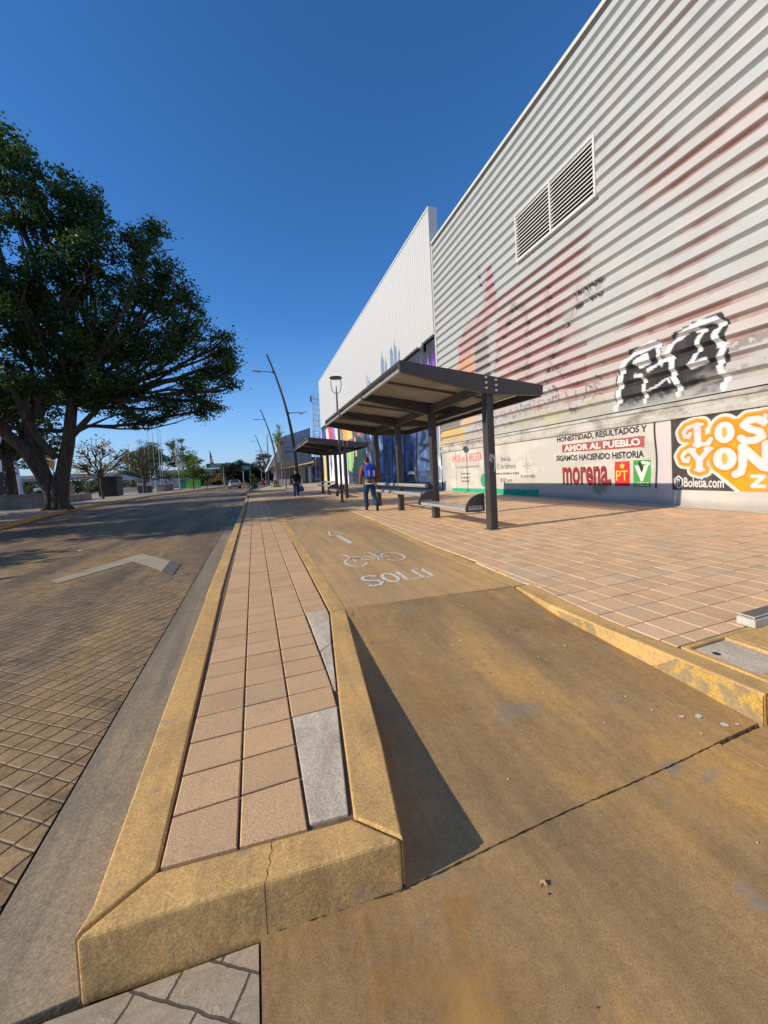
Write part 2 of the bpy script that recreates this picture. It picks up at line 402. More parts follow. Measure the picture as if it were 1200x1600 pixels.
# bike lane slabs
XR_ = [(1.147, .392), (1.604, .470), (2.795, .63), (3.30, .705), (3.36, .708), (7.3, .768), (17.6, .72), (44, .70)]
def xr_isl(y): return float(np.interp(y, [p[0] for p in XR_], [p[1] for p in XR_]))
XK = [(-2, 2.36), (1.17, 2.354), (2.03, 2.338), (2.6, 2.31), (3.2, 2.385), (4.73, 2.49), (6.1, 2.49), (8.4, 2.64), (12, 2.80), (44, 2.9)]
def xk(y): return float(np.interp(y, [p[0] for p in XK], [p[1] for p in XK]))
def zl(x, y):
    z = -.165+.165*min(1, max(0, (y-1.15)/2.13))
    z += .020*max(0, 1-abs(x-.5)/.55)*min(1, max(0, (3.2-y)/2))*min(1, max(0, (y-1.15)/.35))
    return z+.004*math.sin(x*5.1+y*2.3)*(0 if y > 3.2 else 1)
jit = [rnd.uniform(-.003, .003) for _ in range(400)]
gridslab('bike_lane', lambda y: -.059, lambda y: 2.010, lambda s: -1.6, lambda s: 1.262 if s < .205 else 1.1405+.012*s+jit[int(s*120)]*.8, lambda x, y: zl(x, min(y, 1.1))-.003, 120, 24, m_lane)
gridslab('bike_lane', lambda y: 2.020, lambda y: 2.352, lambda s: -1.6, lambda s: 1.142+jit[int(s*10)], lambda x, y: zl(x, y)-.003, 10, 24, m_lane)
gridslab('bike_lane', xr_isl, xk, lambda s: 1.148+.012*s+jit[int(s*120)+130]*.5, lambda s: 3.352-.185*s, zl, 120, 30, m_lane)
gridslab('bike_lane', xr_isl, xk, lambda s: 3.360-.185*s, lambda s: 13.2, lambda x, y: -.002, 20, 20, m_lane2)
gridslab('bike_lane', xr_isl, xk, lambda s: 13.21, lambda s: 30, lambda x, y: -.002, 10, 10, m_lane2)
gridslab('bike_lane', lambda y: .72, xk, lambda s: 30.01, lambda s: 44, lambda x, y: -.002, 10, 10, m_lane2)
lj = MB(); lj.add([(-.2, 1.0, -.181), (2.5, 1.0, -.181), (2.5, 1.3, -.181), (-.2, 1.3, -.181)], [(0, 1, 2, 3)])
lj.b2(2.005, 2.03, -1.6, 1.3, -.25, -.18); lj.prism([(.66, 3.30), (2.42, 3.12), (2.42, 3.24), (.66, 3.42)], -.08, -.022, 'z')
struct(lj.build('lane_joint', m_dark))

# traffic island: kerb pieces, tiles, mortar bed
def kerb_piece(pts, z, name='island_kerb', mat=None, bot=-.20, bev=.012, nobev=None):
    k = MB(); k.prism(pts, bot, z, 'z'); return struct(k.build(name, mat or m_kerb, bevel=bev, smooth=False, nobev=nobev, segs=4))
isl = []
isl.append(kerb_piece([(-.525, 1.232), (-.352, 1.352), (-.395, 4.4), (-.535, 4.4), (-.52, 2.5), (-.505, 1.30)], 0))
for a, b in ((4.405, 7.5), (7.505, 10.6), (10.605, 14), (14.005, 18), (18.005, 24), (24.005, 31), (31.005, 40.5)):
    isl.append(kerb_piece([(-.545, a), (-.40, a), (-.40, b), (-.545, b)], 0))
fA, fB, fC, fD = Vector((-.522, 1.228)), Vector((.388, 1.143)), Vector((.256, 1.285)), Vector((-.350, 1.347))
crk = [(.0, 0), (.12, .010), (.25, .004), (.4, .016), (.55, .006), (.7, .018), (.85, .010), (1, .016)]
ck = [fA.lerp(fB, .53+d).lerp(fD.lerp(fC, .545+d), q) for q, d in crk]
def onck(e): return all(min((Vector((v.co.x, v.co.y))-p).length for p in ck) < .004 for v in e.verts)
isl.append(kerb_piece([tuple(fA)]+[tuple(p-Vector((.0016, 0))) for p in ck]+[tuple(fD)], 0, bev=.018, nobev=onck))
isl.append(kerb_piece([tuple(p+Vector((.0016, 0))) for p in ck]+[]+[tuple(fC), tuple(fB)], 0, bev=.018, nobev=onck))
isl.append(kerb_piece([(.392, 1.149), (.470, 1.604), (.63, 2.795), (.704, 3.335), (.565, 3.335), (.472, 2.72), (.345, 1.9), (.262, 1.289)], 0, bev=.010))
isl.append(kerb_piece([(.706, 3.345), (.766, 7.3), (.622, 7.3), (.567, 3.345)], 0, bev=.006))
for a, b in ((7.305, 12), (12.005, 17.6), (17.605, 26), (26.005, 40.5)):
    isl.append(kerb_piece([(.764-.0013*(a-7), a), (.764-.0013*(b-7), b), (.61, b), (.61, a)], 0, bev=.006))
isl.append(kerb_piece([(-.545, 40.5), (.72, 40.5), (.4, 41.3), (-.2, 41.3)], 0))

def tile_field(name, xs_edges, ys_edges, clip, mat, z=0.0, gap=.006, cvar=.14, seed=3, zj=.0015, bev=.004, greys=.06):
    rg = np.random.default_rng(seed); V = []; F = []; C = []
    for i in range(len(xs_edges)-1):
        for j in range(len(ys_edges)-1):
            x0, x1, y0, y1 = xs_edges[i]+gap/2, xs_edges[i+1]-gap/2, ys_edges[j]+gap/2, ys_edges[j+1]-gap/2
            q = clip(x0, x1, y0, y1)
            if q is None: continue
            (ax, ay), (bx, by), (cx, cy), (dx, dy) = q
            dz = rg.uniform(-zj, zj); tz = rg.uniform(-zj, zj, 4)
            cxm, cym = (ax+bx+cx+dx)/4, (ay+by+cy+dy)/4
            o = len(V); k = rg.normal(1, cvar); tint = rg.normal(0, .022)
            cc = np.clip([k*(1+tint), k, k*(1-tint)], .45, 1.5)
            if rg.random() < greys: cc = np.array([.86, 1.02, 1.12])*k
            for lev in range(3):
                ins = (0, 0, bev)[lev]; zz = (z-.05, z+dz-bev*.8, z+dz)[lev]
                for n_, (px, py) in enumerate(q):
                    V.append((px+np.sign(cxm-px)*ins, py+np.sign(cym-py)*ins, zz+(tz[n_] if lev else 0))); C.append(cc)
            for lev in range(2):
                for n_ in range(4):
                    n2 = (n_+1) % 4; F.append((o+lev*4+n_, o+lev*4+n2, o+lev*4+4+n2, o+lev*4+4+n_))
            F.append((o+8, o+9, o+10, o+11))
    return struct(npmesh(name, V, F, mat, cols=np.array(C)))
def rect(x0, x1, y0, y1): return [(x0, y0), (x1, y0), (x1, y1), (x0, y1)]
ty = [1.345+.202*i for i in range(0, 190)]
def inner_r(y): return float(np.interp(y, [1.285, 1.9, 2.72, 3.335, 7.3, 20, 40], [.256, .338, .465, .556, .612, .60, .60]))
def isl_clip(x0, x1, y0, y1):
    if y1 > 40.4: return None
    fy = lambda x: 1.349-.062*(x+.35)/.6
    y0a, y0b = (fy(x0)+.006, fy(x1)+.006) if y0 < 1.4 else (y0, y0)
    if x0 > .34 and y0 < 3.45:
        if y1 < 3.45: return None
        y0 = 3.406
    if .1 < x0 < .2 and y0 < 1.94: return None
    xm0, xm1 = min(x1, inner_r(y0)-.010), min(x1, inner_r(y1)-.010)
    if xm0 < x0+.02: return None
    return [(x0, y0a), (xm0, y0b), (xm1, y1), (x0, y1)]
tile_field('island_tiles', [-.348, -.117, .107, .352, .61], ty, isl_clip, m_tile, 0.0, .009, .06, 5, .0012, .004, .0)
# grey cement wedges
for pts in ([(.118, 1.318), (.250, 1.305), (.334, 1.935), (.236, 1.935), (.118, 1.935)], [(.118, 1.945), (.335, 1.945), (.462, 2.76), (.455, 2.78), (.20, 1.99)], [(.30, 2.48), (.428, 2.48), (.468, 2.79), (.548, 3.38), (.362, 3.38)]):
    pass
k = MB(); k.prism([(.114, 1.322), (.246, 1.309), (.338, 1.948), (.114, 1.948)], -.06, -.001, 'z'); struct(k.build('cement_patch', m_grey, bevel=.004))
k = MB(); k.prism([(.365, 3.40), (.362, 2.62), (.452, 2.70), (.54, 3.25), (.548, 3.40)], -.06, -.001, 'z'); struct(k.build('cement_patch', m_grey, bevel=.004))
k = MB(); k.prism([(.356, 2.10), (.366, 2.10), (.452, 2.695), (.364, 2.61)], -.06, -.002, 'z'); struct(k.build('cement_patch', m_grey, bevel=.003))
k = MB(); k.prism([(-.40, 1.32), (.26, 1.27), (.36, 1.9), (.48, 2.72), (.58, 3.33), (.64, 7.3), (.63, 40.4), (-.42, 40.4), (-.42, 4.4)], -.15, -.013, 'z'); struct(k.build('island_bed', simple('joint_mortar', (.15, .105, .065), .95, 0, .4, 25, .3)))

# right pavement kerb tapering with the ramp
def kseg(y0, y1, mat, xa, xb, bot, name, bev=.012):
    k = MB(); k.prism([(xa(y0), y0), (xb(y0), y0), (xb(y1), y1), (xa(y1), y1)], bot, 0, 'z'); return struct(k.build(name, mat, bevel=bev))
kseg(-1.6, 1.128, m_kerbyel, lambda y: 2.338, lambda y: 2.480, -.3, 'pavement_kerb')
yy = [1.136, 1.7, 2.3, 2.75, 3.15]
k = MB()
k.prism([(2.340, 1.136), (2.474, 1.136), (2.470, 1.66), (2.463, 2.14), (2.53, 2.75), (2.587, 3.14), (2.40, 3.15), (2.325, 2.6), (2.325, 2.0)], -.3, 0, 'z')
struct(k.build('pavement_kerb', m_kerb, bevel=.012))
k = MB(); fx = [(2.336, 1.140), (2.337, 1.5), (2.334, 2.0), (2.318, 2.5)]
for i in range(3):
    (xa, ya), (xb, yb) = fx[i], fx[i+1]
    k.add([(xa-.006, ya, zl(xa, ya)-.01), (xb-.006, yb, zl(xb, yb)-.01), (xb-.004, yb, -.010-.004*i), (xa-.004, ya, -.010)], [(0, 1, 2, 3)])
struct(k.build('kerb_paint', m_kerbyel))
def xk2(y): return xk(y)+.14
for a, b in ((3.16, 6.2), (6.205, 9.2), (9.205, 13.0), (13.005, 20), (20.005, 30), (30.005, 44)):
    kseg(a, b, m_kerb, lambda y: xk(y)+.004, lambda y: xk(y)+.15, -.25, 'pavement_edging', .004)

# plaza tiles
def wallx(y): return 9.752+.0209*y
px = [2.40+.2495*i for i in range(0, 31)]; py = [-1.45+.2465*i for i in range(0, 178)]
def plaza_clip(x0, x1, y0, y1):
    ed = (lambda y: float(np.interp(y, [-2, 1.2, 1.66, 2.14, 2.75, 3.14], [2.482, 2.476, 2.474, 2.467, 2.534, 2.60])) if y < 3.15 else xk(y)+.155)
    e0, e1 = ed(y0)+.004, ed(y1)+.004
    if x0 < 3.56 and y1 > .92 and y0 < 1.645:
        if y1 < 1.70: return None
        y0 = 1.645
        e0 = ed(y0)+.004
    a0, a1 = max(x0, e0), max(x0, e1)
    w = wallx(y0)-.22
    if x0 > w-.05: return None
    b = min(x1, w)
    if b-max(a0, a1) < .02: return None
    return [(a0, y0), (b, y0), (b, y1), (a1, y1)]
tile_field('plaza_tiles', px, py, plaza_clip, m_tile2, 0.0, .0085, .075, 9, .0014, .004, .07)
k = MB(); k.b2(2.45, 9.6, -1.6, 43, -.2, -.020); struct(k.build('plaza_bed', simple('joint_sand', (.20, .13, .085), .95, 0, .3, 25, .2)))
# cement footing strip along the wall
k = MB(); k.add([(wallx(-3)-.225, -3, .004), (wallx(-3)+.02, -3, .03), (wallx(66)+.02, 66, .03), (wallx(66)-.225, 66, .004)], [(0, 1, 2, 3)]); struct(k.build('wall_footing', m_grey))
# far pavement beyond
k = MB(); k.add([(-.6, 41.4, -.004), (0.9, 43.9, -.004), (30, 43.9, -.004), (30, 140, -.004), (3.2, 140, -.004), (3.0, 70, -.004), (.0, 44, -.004)], [(0, 1, 2, 3, 4, 5, 6)])
struct(k.build('far_pavement', concrete('far_paving', [(.36, .29, .21), (.44, .35, .25), (.5, .41, .3)], .3, (1, 1, 1), 20, .1)))
# left pavement with kerb
lp = MB(); lkk = MB()
ys2 = [-6, 8, 18, 22, 27.5, 35, 48.4, 60, 69, 80, 92, 130]
vs = []
for y in ys2: vs += [(lkx(y)-.14, y, -.02), (lkx(y)-60, y, -.02)]
lp.add(vs, [(2*i, 2*i+2, 2*i+3, 2*i+1) for i in range(len(ys2)-1)])
struct(lp.build('left_pavement', concrete('left_paving', [(.27, .225, .17), (.36, .30, .22), (.42, .35, .26)], .4, (1, 1, 1), 30, .15)))
for i in range(len(ys2)-1):
    a, b = ys2[i], ys2[i+1]; lkk.prism([(lkx(a)-.15, a), (lkx(a), a), (lkx(b), b), (lkx(b)-.15, b)], -.3, -.005, 'z')
struct(lkk.build('left_kerb', m_kerb))

# manhole frame and lid, plinth block
t = thing('manhole', 'grey cement manhole lid sunk in an ochre concrete frame by the yellow kerb', 'manhole cover', (2.52, 1.0, 0))
k = MB(); zt = .004
for (x0, x1, y0, y1) in ((-.035, .0, -.1, .63), (.0, 1.05, .60, .63), (.0, .9, -.1, .245), (.345, .385, .245, .60), (.385, 1.05, .245, .60)):
    k.b2(x0, x1, y0, y1, -.16, zt)
k.build('frame', m_kerb, t, bevel=.006)
k = MB(); k.b2(.006, .338, .252, .594, -.10, -.012); k.build('lid', m_grey, t, bevel=.006)
k = MB(); k.lathe([(.022, -.016), (.022, -.0105), (.012, -.0105)], (.09, .50, 0), 14); k.build('lifting_hole', m_dark, t)
k = MB(); k.b2(0, .32, .0, .22, 0, .05); k.b2(.01, .31, .01, .21, .0505, .075, 1)
k = MB(); k.b2(0, .5, 0, .11, 0, .055); k.b2(.01, .49, .008, .102, .0555, .075, 1)
ob = k.build('plinth_block', [simple('chipped_white_paint', (.46, .44, .39), .7, 0, .15, 14, .2), m_charl], bevel=.006, loc=(3.10, 1.53, .005))
ob.location = (3.17, 1.585, .005); tag(ob, 'low white concrete block with a dark top beside the manhole', 'block')

# lane markings, worn white paint
def worn_white():
    t = NT('worn_white_paint', .7); co = t.coord(); f = t.noise(co, 22, 6, .7); f2 = t.noise(co, 3, 3)
    c = t.ramp(f, [(.40, (.54, .50, .44)), (.55, (.70, .67, .62))]); t.out(c)
    tr = t.n('ShaderNodeBsdfTransparent'); mx = t.n('ShaderNodeMixShader')
    t.l(t.ramp(t.math('ADD', t.math('MULTIPLY', f, .8), t.math('MULTIPLY', f2, .25)), [(.35, 0), (.50, 1)]), mx.inputs[0])
    t.l(tr.outputs[0], mx.inputs[1]); t.l(t.b.outputs[0], mx.inputs[2]); t.l(mx.outputs[0], t.t.nodes['Material Output'].inputs[0]); return t.m
m_mark = worn_white()
def stroke(mb, pts, w, z=.0025, closed=False):
    P = [Vector(p) for p in pts]; n = len(P); L = []; Rr = []
    for i in range(n):
        a = P[(i-1) % n] if closed or i > 0 else P[i]; b = P[(i+1) % n] if closed or i < n-1 else P[i]
        d = (b-a); d = d.normalized() if d.length > 0 else Vector((1, 0)); nn = Vector((-d.y, d.x))*w/2
        L.append(P[i]+nn); Rr.append(P[i]-nn)
    vs = [(p.x, p.y, z) for p in L]+[(p.x, p.y, z) for p in Rr]; m = n if closed else n-1
    mb.add(vs, [(i, (i+1) % n, (i+1) % n+n, i+n) for i in range(m)])
def ell(cx, cy, a, b, t0=0, t1=360, n=28): return [(cx+a*math.cos(R(t0+(t1-t0)*i/n)), cy+b*math.sin(R(t0+(t1-t0)*i/n))) for i in range(n+(0 if (t1-t0) % 360 == 0 else 1))]
k = MB()
# S O L O : letters ~.18 wide, .42 long
def L_(x): return 1.10+.198*x
stroke(k, [(1.275, 4.22), (1.2, 4.285), (1.12, 4.26), (1.095, 4.17), (1.13, 4.1), (1.23, 4.05), (1.265, 3.97), (1.22, 3.885), (1.13, 3.88), (1.09, 3.92)], .046)
stroke(k, ell(1.40, 4.085, .075, .185), .044, closed=True)
stroke(k, [(1.55, 4.28), (1.545, 3.90), (1.70, 3.90)], .044)
stroke(k, [(1.74, 4.26), (1.735, 3.90), (1.80, 3.885)], .040); stroke(k, [(1.74, 4.26), (1.80, 4.285), (1.862, 4.25)], .03); stroke(k, [(1.862, 4.27), (1.858, 3.90)], .046)
ob = k.build('lane_lettering', m_mark); struct(ob)
k = MB()
# bicycle: front wheel to the left
stroke(k, ell(1.235, 5.03, .135, .245, 40, 335, 26), .040)
stroke(k, ell(1.80, 5.10, .15, .27, -150, 180, 26), .030)
stroke(k, [(1.155, 5.62), (1.20, 5.64), (1.23, 5.48), (1.26, 5.05)], .034)
stroke(k, [(1.225, 5.40), (1.48, 5.30), (1.56, 5.10), (1.62, 5.02)], .03); stroke(k, [(1.24, 5.33), (1.43, 5.08)], .03); stroke(k, [(1.56, 5.12), (1.50, 5.05), (1.43, 5.1)], .026)
stroke(k, [(1.50, 5.56), (1.62, 5.56)], .03); stroke(k, [(1.57, 5.56), (1.61, 5.2), (1.58, 5.0)], .03); stroke(k, [(1.60, 5.24), (1.78, 5.14)], .026); stroke(k, ell(1.59, 5.02, .03, .05), .02, closed=True)
struct(k.build('lane_bicycle_symbol', m_mark))
k = MB(); stroke(k, [(1.535, 6.46), (1.50, 7.5)], .075); stroke(k, [(1.36, 7.5), (1.47, 8.25), (1.66, 7.62)], .05); stroke(k, [(1.36, 7.5), (1.5, 7.62), (1.66, 7.62)], .05)
struct(k.build('lane_arrow', m_mark))
# road: pale concrete band forming a bend with ribbed end
m_band = simple('pale_band_concrete', (.33, .285, .205), .8, 0, .2, 3, .3)
k = MB(); z = ZR+.001
k.add([(-2.95, 7.15, z), (-2.76, 6.86, z), (-2.12, 8.01, z), (-2.18, 8.83, z)], [(0, 1, 2, 3)])
k.add([(-2.18, 8.83, z), (-2.12, 8.01, z), (-1.74, 7.38, z), (-1.44, 6.84, z), (-1.47, 7.69, z)], [(0, 1, 2, 3, 4)])
struct(k.build('road_band', m_band))
k = MB(); A, B, C2, D2 = (Vector(p) for p in ((-1.46, 7.68), (-1.24, 7.27), (-1.21, 6.44), (-1.43, 6.84)))
for i in range(6):
    q0, q1 = (i+.15)/6, (i+.62)/6
    pts = [A.lerp(B, q0), A.lerp(B, q1), D2.lerp(C2, q1), D2.lerp(C2, q0)]; k.add([(p.x, p.y, z+.003) for p in pts], [(0, 1, 2, 3)])
k.add([(p.x, p.y, z-.001) for p in (A, B, C2, D2)], [(0, 1, 2, 3)], 1)
struct(k.build('road_ribs', [simple('rib_concrete', (.20, .18, .16), .8, 0, .2, 8, .2), simple('rib_base_grey', (.10, .095, .09), .8, 0, .2, 8, .2)]))

k = MB()
for i in range(24):
    a_, b_ = i/24, (i+1)/24; P0 = Vector((-.06, 1.192)).lerp(Vector((.394, 1.147)), a_); P1 = Vector((-.06, 1.192)).lerp(Vector((.394, 1.147)), b_); w0 = rnd.uniform(.003, .011)
    k.add([(P0.x, P0.y+.004, -.1655), (P0.x, P0.y-w0, -.1655), (P1.x, P1.y-rnd.uniform(.003, .011), -.1655), (P1.x, P1.y+.004, -.1655)], [(0, 1, 2, 3)])
struct(k.build('kerb_base_dirt', m_dark))
# small litter and splashes of pale paint on the lane
m_spl = simple('pale_paint_splash', (.55, .53, .48), .8, 0, .2, 40, .2)
rs = random.Random(12)
for (x, y, r) in ((2.10, 1.30, .022), (2.02, 1.33, .016), (1.93, 1.42, .010), (1.99, 1.22, .010), (2.16, 1.21, .020), (2.22, 1.19, .012), (1.62, 1.45, .008), (1.5, 1.75, .007), (1.36, 2.45, .014), (1.28, 2.42, .009), (2.0, 2.1, .012), (1.2, 1.9, .005), (1.9, 1.55, .008), (.95, 1.35, .005), (1.75, 2.0, .006)):
    r *= .75
    k = MB(); n = 11; ph_ = [rs.uniform(.5, 1.25) for _ in range(n)]
    k.add([(x+r*1.5*ph_[i]*math.cos(2*PI*i/n), y+r*ph_[i]*math.sin(2*PI*i/n), zl(x, y)+.0035) for i in range(n)], [tuple(range(n))]); struct(k.build('paint_splash', m_spl))
for i in range(46):
    x, y = rs.uniform(.5, 2.3), rs.uniform(.55, 3.0)
    if y < 1.14 and x < 0: continue
    k = MB(); r = rs.uniform(.0015, .004); k.ball((x, y, (zl(x, y) if y > 1.15 else -.168)+r*.3), (r*1.4, r, r*.8), 6, 4); struct(k.build('grit', m_dark if rs.random() < .5 else m_grey))
# hairline cracks, stains and a tyre print on the slabs
def stain_mat(name, c, scale=9, lo=.42, hi=.56, amt=.8, kd=.6):
    t = NT(name, .85); co = t.coord(); f = t.noise(co, scale, 6, .7, .6); tc = t.n('ShaderNodeTexCoord'); sx = t.n('ShaderNodeVectorMath', operation='DISTANCE'); t.l(tc.outputs['Generated'], sx.inputs[0]); sx.inputs[1].default_value = (.5, .5, 0)
    t.out(t.ramp(f, [(.3, tuple(np.array(c)*.8)), (.7, tuple(np.array(c)*1.15))])); tr = t.n('ShaderNodeBsdfTransparent'); mx = t.n('ShaderNodeMixShader')
    al = t.ramp(t.math('SUBTRACT', f, t.math('MULTIPLY', sx.outputs['Value'], kd)), [(lo-.12, 0), (hi-.06, amt)])
    t.l(al, mx.inputs[0]); t.l(tr.outputs[0], mx.inputs[1]); t.l(t.b.outputs[0], mx.inputs[2]); t.l(mx.outputs[0], t.t.nodes['Material Output'].inputs[0]); return t.m
m_stg = stain_mat('grey_cement_stain', (.31, .27, .21), 9, .42, .58, .6); m_std = stain_mat('dark_rubber_stain', (.10, .08, .055), 14, .40, .6, .6); m_sto = stain_mat('orange_soil_stain', (.50, .26, .06), 5, .34, .6, .7)
m_stw = stain_mat('golden_soil_stain', (.52, .30, .085), 2.4, .16, .56, .75, 1.05)
def stain(x, y, rx, ry, m, rot=0):
    k = MB(); n = 20; pts = []
    for i in range(n):
        a = 2*PI*i/n; u, v = rx*math.cos(a), ry*math.sin(a); px_, py_ = x+u*math.cos(rot)-v*math.sin(rot), y+u*math.sin(rot)+v*math.cos(rot)
        pts.append((px_, py_, (zl(px_, py_) if py_ > 1.15 else zl(px_, 1.1)-.003)+.0028))
    k.add(pts, [tuple(range(n))]); struct(k.build('stain', m))
for q in ((.42, 1.03, .09, .07, m_stg), (.24, 1.10, .14, .045, m_stg, -.1), (.20, .98, .24, .14, m_sto), (.10, .82, .14, .10, m_sto), (.55, .98, .2, .1, m_sto), (2.16, 2.72, .10, .10, m_stg), (1.72, 2.95, .09, .05, m_stg), (2.16, 1.75, .13, .08, m_stg, .5), (1.9, 1.5, .16, .06, m_std, .5), (.90, 2.45, .26, .85, m_stw, -.05), (.80, 1.75, .30, .62, m_stw), (2.1, 2.7, .22, .5, m_stw), (.55, .85, .5, .22, m_stw), (1.5, 3.0, .5, .2, m_stw), (1.1, .9, .10, .12, m_std), (1.85, 2.55, .2, .18, m_std)): stain(*q)
LT = []
for (x, y) in ((1.487, 1.10),):
    i = 0
    while y > .62:
        for dx in (-.018, .018):
            k = MB(); zz_ = -.1645; xx = x+dx+(i % 2)*.004
            k.add([(xx-.012, y, zz_), (xx+.010, y+.004, zz_), (xx+.012, y-.010, zz_), (xx-.010, y-.014, zz_)], [(0, 1, 2, 3)]); LT.append(k)
        y -= .022; i += 1
kk = MB()
for q in LT: kk.add(q.v, q.f)
struct(kk.build('tyre_print', stain_mat('tyre_print_grime', (.17, .12, .07), 30, .30, .75, .55)))
# small litter
k = MB(); k.add([(0, 0, .002), (.10, .02, .012), (.12, .10, .004), (.03, .09, .016)], [(0, 1, 2, 3)]); k.add([(.02, .0, .010), (.11, .03, .018), (.10, .08, .012)], [(0, 1, 2)])
tag(k.build('paper_scrap', simple('white_paper', (.75, .75, .74), .8, 0, .03, 4, 0), loc=(-3.70, 10.1, ZR)), 'white scrap of paper lying on the paved road in tree shade', 'litter')
k = MB()
pr = [(-.012, .0, .001), (-.006, .010, .0025), (.004, .012, .007), (.012, .004, .012), (.010, -.008, .009)]
for dz in (0,):
    vs = [(x, y, z) for x, y, z in pr]+[(x*.55, y*.55-.002, z*.4+.0008) for x, y, z in pr]
    k.add(vs, [(i, i+1, i+6, i+5) for i in range(4)])
tag(k.build('dry_leaf', simple('dry_leaf_brown', (.36, .19, .11), .8, 0, .25, 60, .2), loc=(.804, .976, -.166)), 'small curled brown dry leaf lying on the near bike lane', 'leaf')

# ------------------------------------------------------------------ the long building on the right
WA = R(1.2); DW = 9.75
bld = thing('warehouse_building', 'long white warehouse with corrugated steel upper wall, painted lower wall and louvred vent', 'building', (DW*math.cos(WA), -DW*math.sin(WA), 0), -WA)
def dseg(S, Z, a, b):
    ax, az = a; bx, bz = b; dx, dz = bx-ax, bz-az; L = dx*dx+dz*dz+1e-12
    t = np.clip(((S-ax)*dx+(Z-az)*dz)/L, 0, 1); return np.hypot(S-ax-t*dx, Z-az-t*dz)
def dpath(S, Z, pts): 
    d = np.full(S.shape, 9.)
    for a, b in zip(pts[:-1], pts[1:]): d = np.minimum(d, dseg(S, Z, a, b))
    return d
def inpoly(S, Z, pts):
    r = np.zeros(S.shape, bool); n = len(pts)
    for i in range(n):
        (x1, y1), (x2, y2) = pts[i], pts[(i+1) % n]
        c = ((y1 > Z) != (y2 > Z)) & (S < (x2-x1)*(Z-y1)/(y2-y1+1e-12)+x1); r ^= c
    return r
def cover(d, r, e=.014): return np.clip((r-d)/e+.5, 0, 1)
def put(C, c, m): 
    c = np.asarray(c, float); m = np.asarray(m, float); C[...] = C*(1-m[..., None])+c*m[..., None]
class VN:
    """smooth value noise on the wall plane"""
    def __init__(s, seed): s.t = np.random.default_rng(seed).random((256, 256))
    def __call__(s, x, y):
        xi = np.floor(x).astype(int); yi = np.floor(y).astype(int); fx = x-xi; fy = y-yi
        fx = fx*fx*(3-2*fx); fy = fy*fy*(3-2*fy); g = lambda a, b: s.t[a % 256, b % 256]
        return (g(xi, yi)*(1-fx)+g(xi+1, yi)*fx)*(1-fy)+(g(xi, yi+1)*(1-fx)+g(xi+1, yi+1)*fx)*fy
    def f(s, x, y, o=4):
        r = 0; a = .5
        for i in range(o): r = r+a*s(x*2**i+17*i, y*2**i+31*i); a *= .5
        return r/(1-.5**o)
vn = VN(5); vn2 = VN(8)
def sstep(a, b, x): t = np.clip((x-a)/(b-a), 0, 1); return t*t*(3-2*t)
W_ = s2l((222, 221, 214)); INK = s2l((38, 38, 42))

# corrugated steel: profile of one rib (offset into the wall, fraction of pitch)
PITCH = .404; Z0C = 2.62; NR = 28
prof = [(0, 0.0), (0, .10), (0, .20), (0, .30), (0, .40), (0, .50), (.010, .525), (.105, .58), (.105, .66), (.105, .75), (.10, .81), (.052, .905), (.008, .985)]
zs = []; xs = []; ph = []
for r_ in range(NR):
    for x, f in prof: zs.append(Z0C+(r_+f)*PITCH); xs.append(x); ph.append(f)
zs.append(Z0C+NR*PITCH); xs.append(0); ph.append(0)
zs, xs, ph = np.array(zs), np.array(xs), np.array(ph)
S1 = np.concatenate([np.arange(-8, 3.6, .4), np.arange(3.6, 10, .022), np.arange(10, 19.76, .04)])
S, Z = np.meshgrid(S1, zs); PH = np.broadcast_to(ph[:, None], S.shape); X = np.broadcast_to(xs[:, None], S.shape)
C = np.ones(S.shape+(3,))*s2l((170, 173, 172))
sidelap = (np.floor((Z-Z0C)/PITCH) % 7 == 3) & (PH < .12); put(C, s2l((190, 188, 182)), sidelap*.5)
# red-brown tint in the rib recesses, pink wash on the faces
n1 = vn.f(S*.35, Z*.5); n2 = vn2.f(S*1.7, Z*2.2); n3 = vn.f(S*6, Z*6)
reg = sstep(.9, 1.4, (S-3)/6)*0+sstep(9.6, 7.4, Z+.25*(S-8))*sstep(20, 15.5, S)
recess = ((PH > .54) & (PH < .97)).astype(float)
put(C, s2l((190, 165, 160)), reg*sstep(.40, .62, n1)*.38*(1-recess))
put(C, s2l((128, 72, 60)), reg*sstep(.38, .60, n1)*recess*.6)
reg2 = sstep(11.8, 9.5, Z-.35*(11-S))*sstep(2, 4, 12-S)
put(C, s2l((134, 84, 72)), reg2*sstep(.42, .58, n1)*recess*.5)
put(C, s2l((186, 178, 172)), reg2*sstep(.45, .62, n2)*.4)
# faded mural on the left: red tower, orange and grey blocks, scratches
e = .10*(n3-.5); soft = .45+.55*sstep(.3, .55, vn2.f(S*3, Z*3))
rtow = inpoly(S+e, Z, [(14.62, 9.9), (14.30, 9.9), (14.0, 8.7), (13.8, 7.9), (15.2, 7.2), (17.4, 6.4), (17.35, 7.6), (16.6, 8.05), (14.9, 8.3)])
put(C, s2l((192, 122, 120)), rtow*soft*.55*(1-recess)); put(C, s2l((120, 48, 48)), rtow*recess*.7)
put(C, s2l((196, 140, 96)), inpoly(S+e, Z, [(15.95, 6.85), (18.0, 6.5), (18.1, 5.2), (15.9, 5.0)])*.75*soft)
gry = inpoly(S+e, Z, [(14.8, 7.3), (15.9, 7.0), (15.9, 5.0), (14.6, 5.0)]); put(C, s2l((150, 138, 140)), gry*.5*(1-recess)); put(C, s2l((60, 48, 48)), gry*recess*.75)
put(C, s2l((184, 160, 160)), inpoly(S+e, Z, [(9.5, 8), (13.8, 8.2), (14.6, 3.4), (9.5, 3.2)])*sstep(.35, .6, n2)*.55)
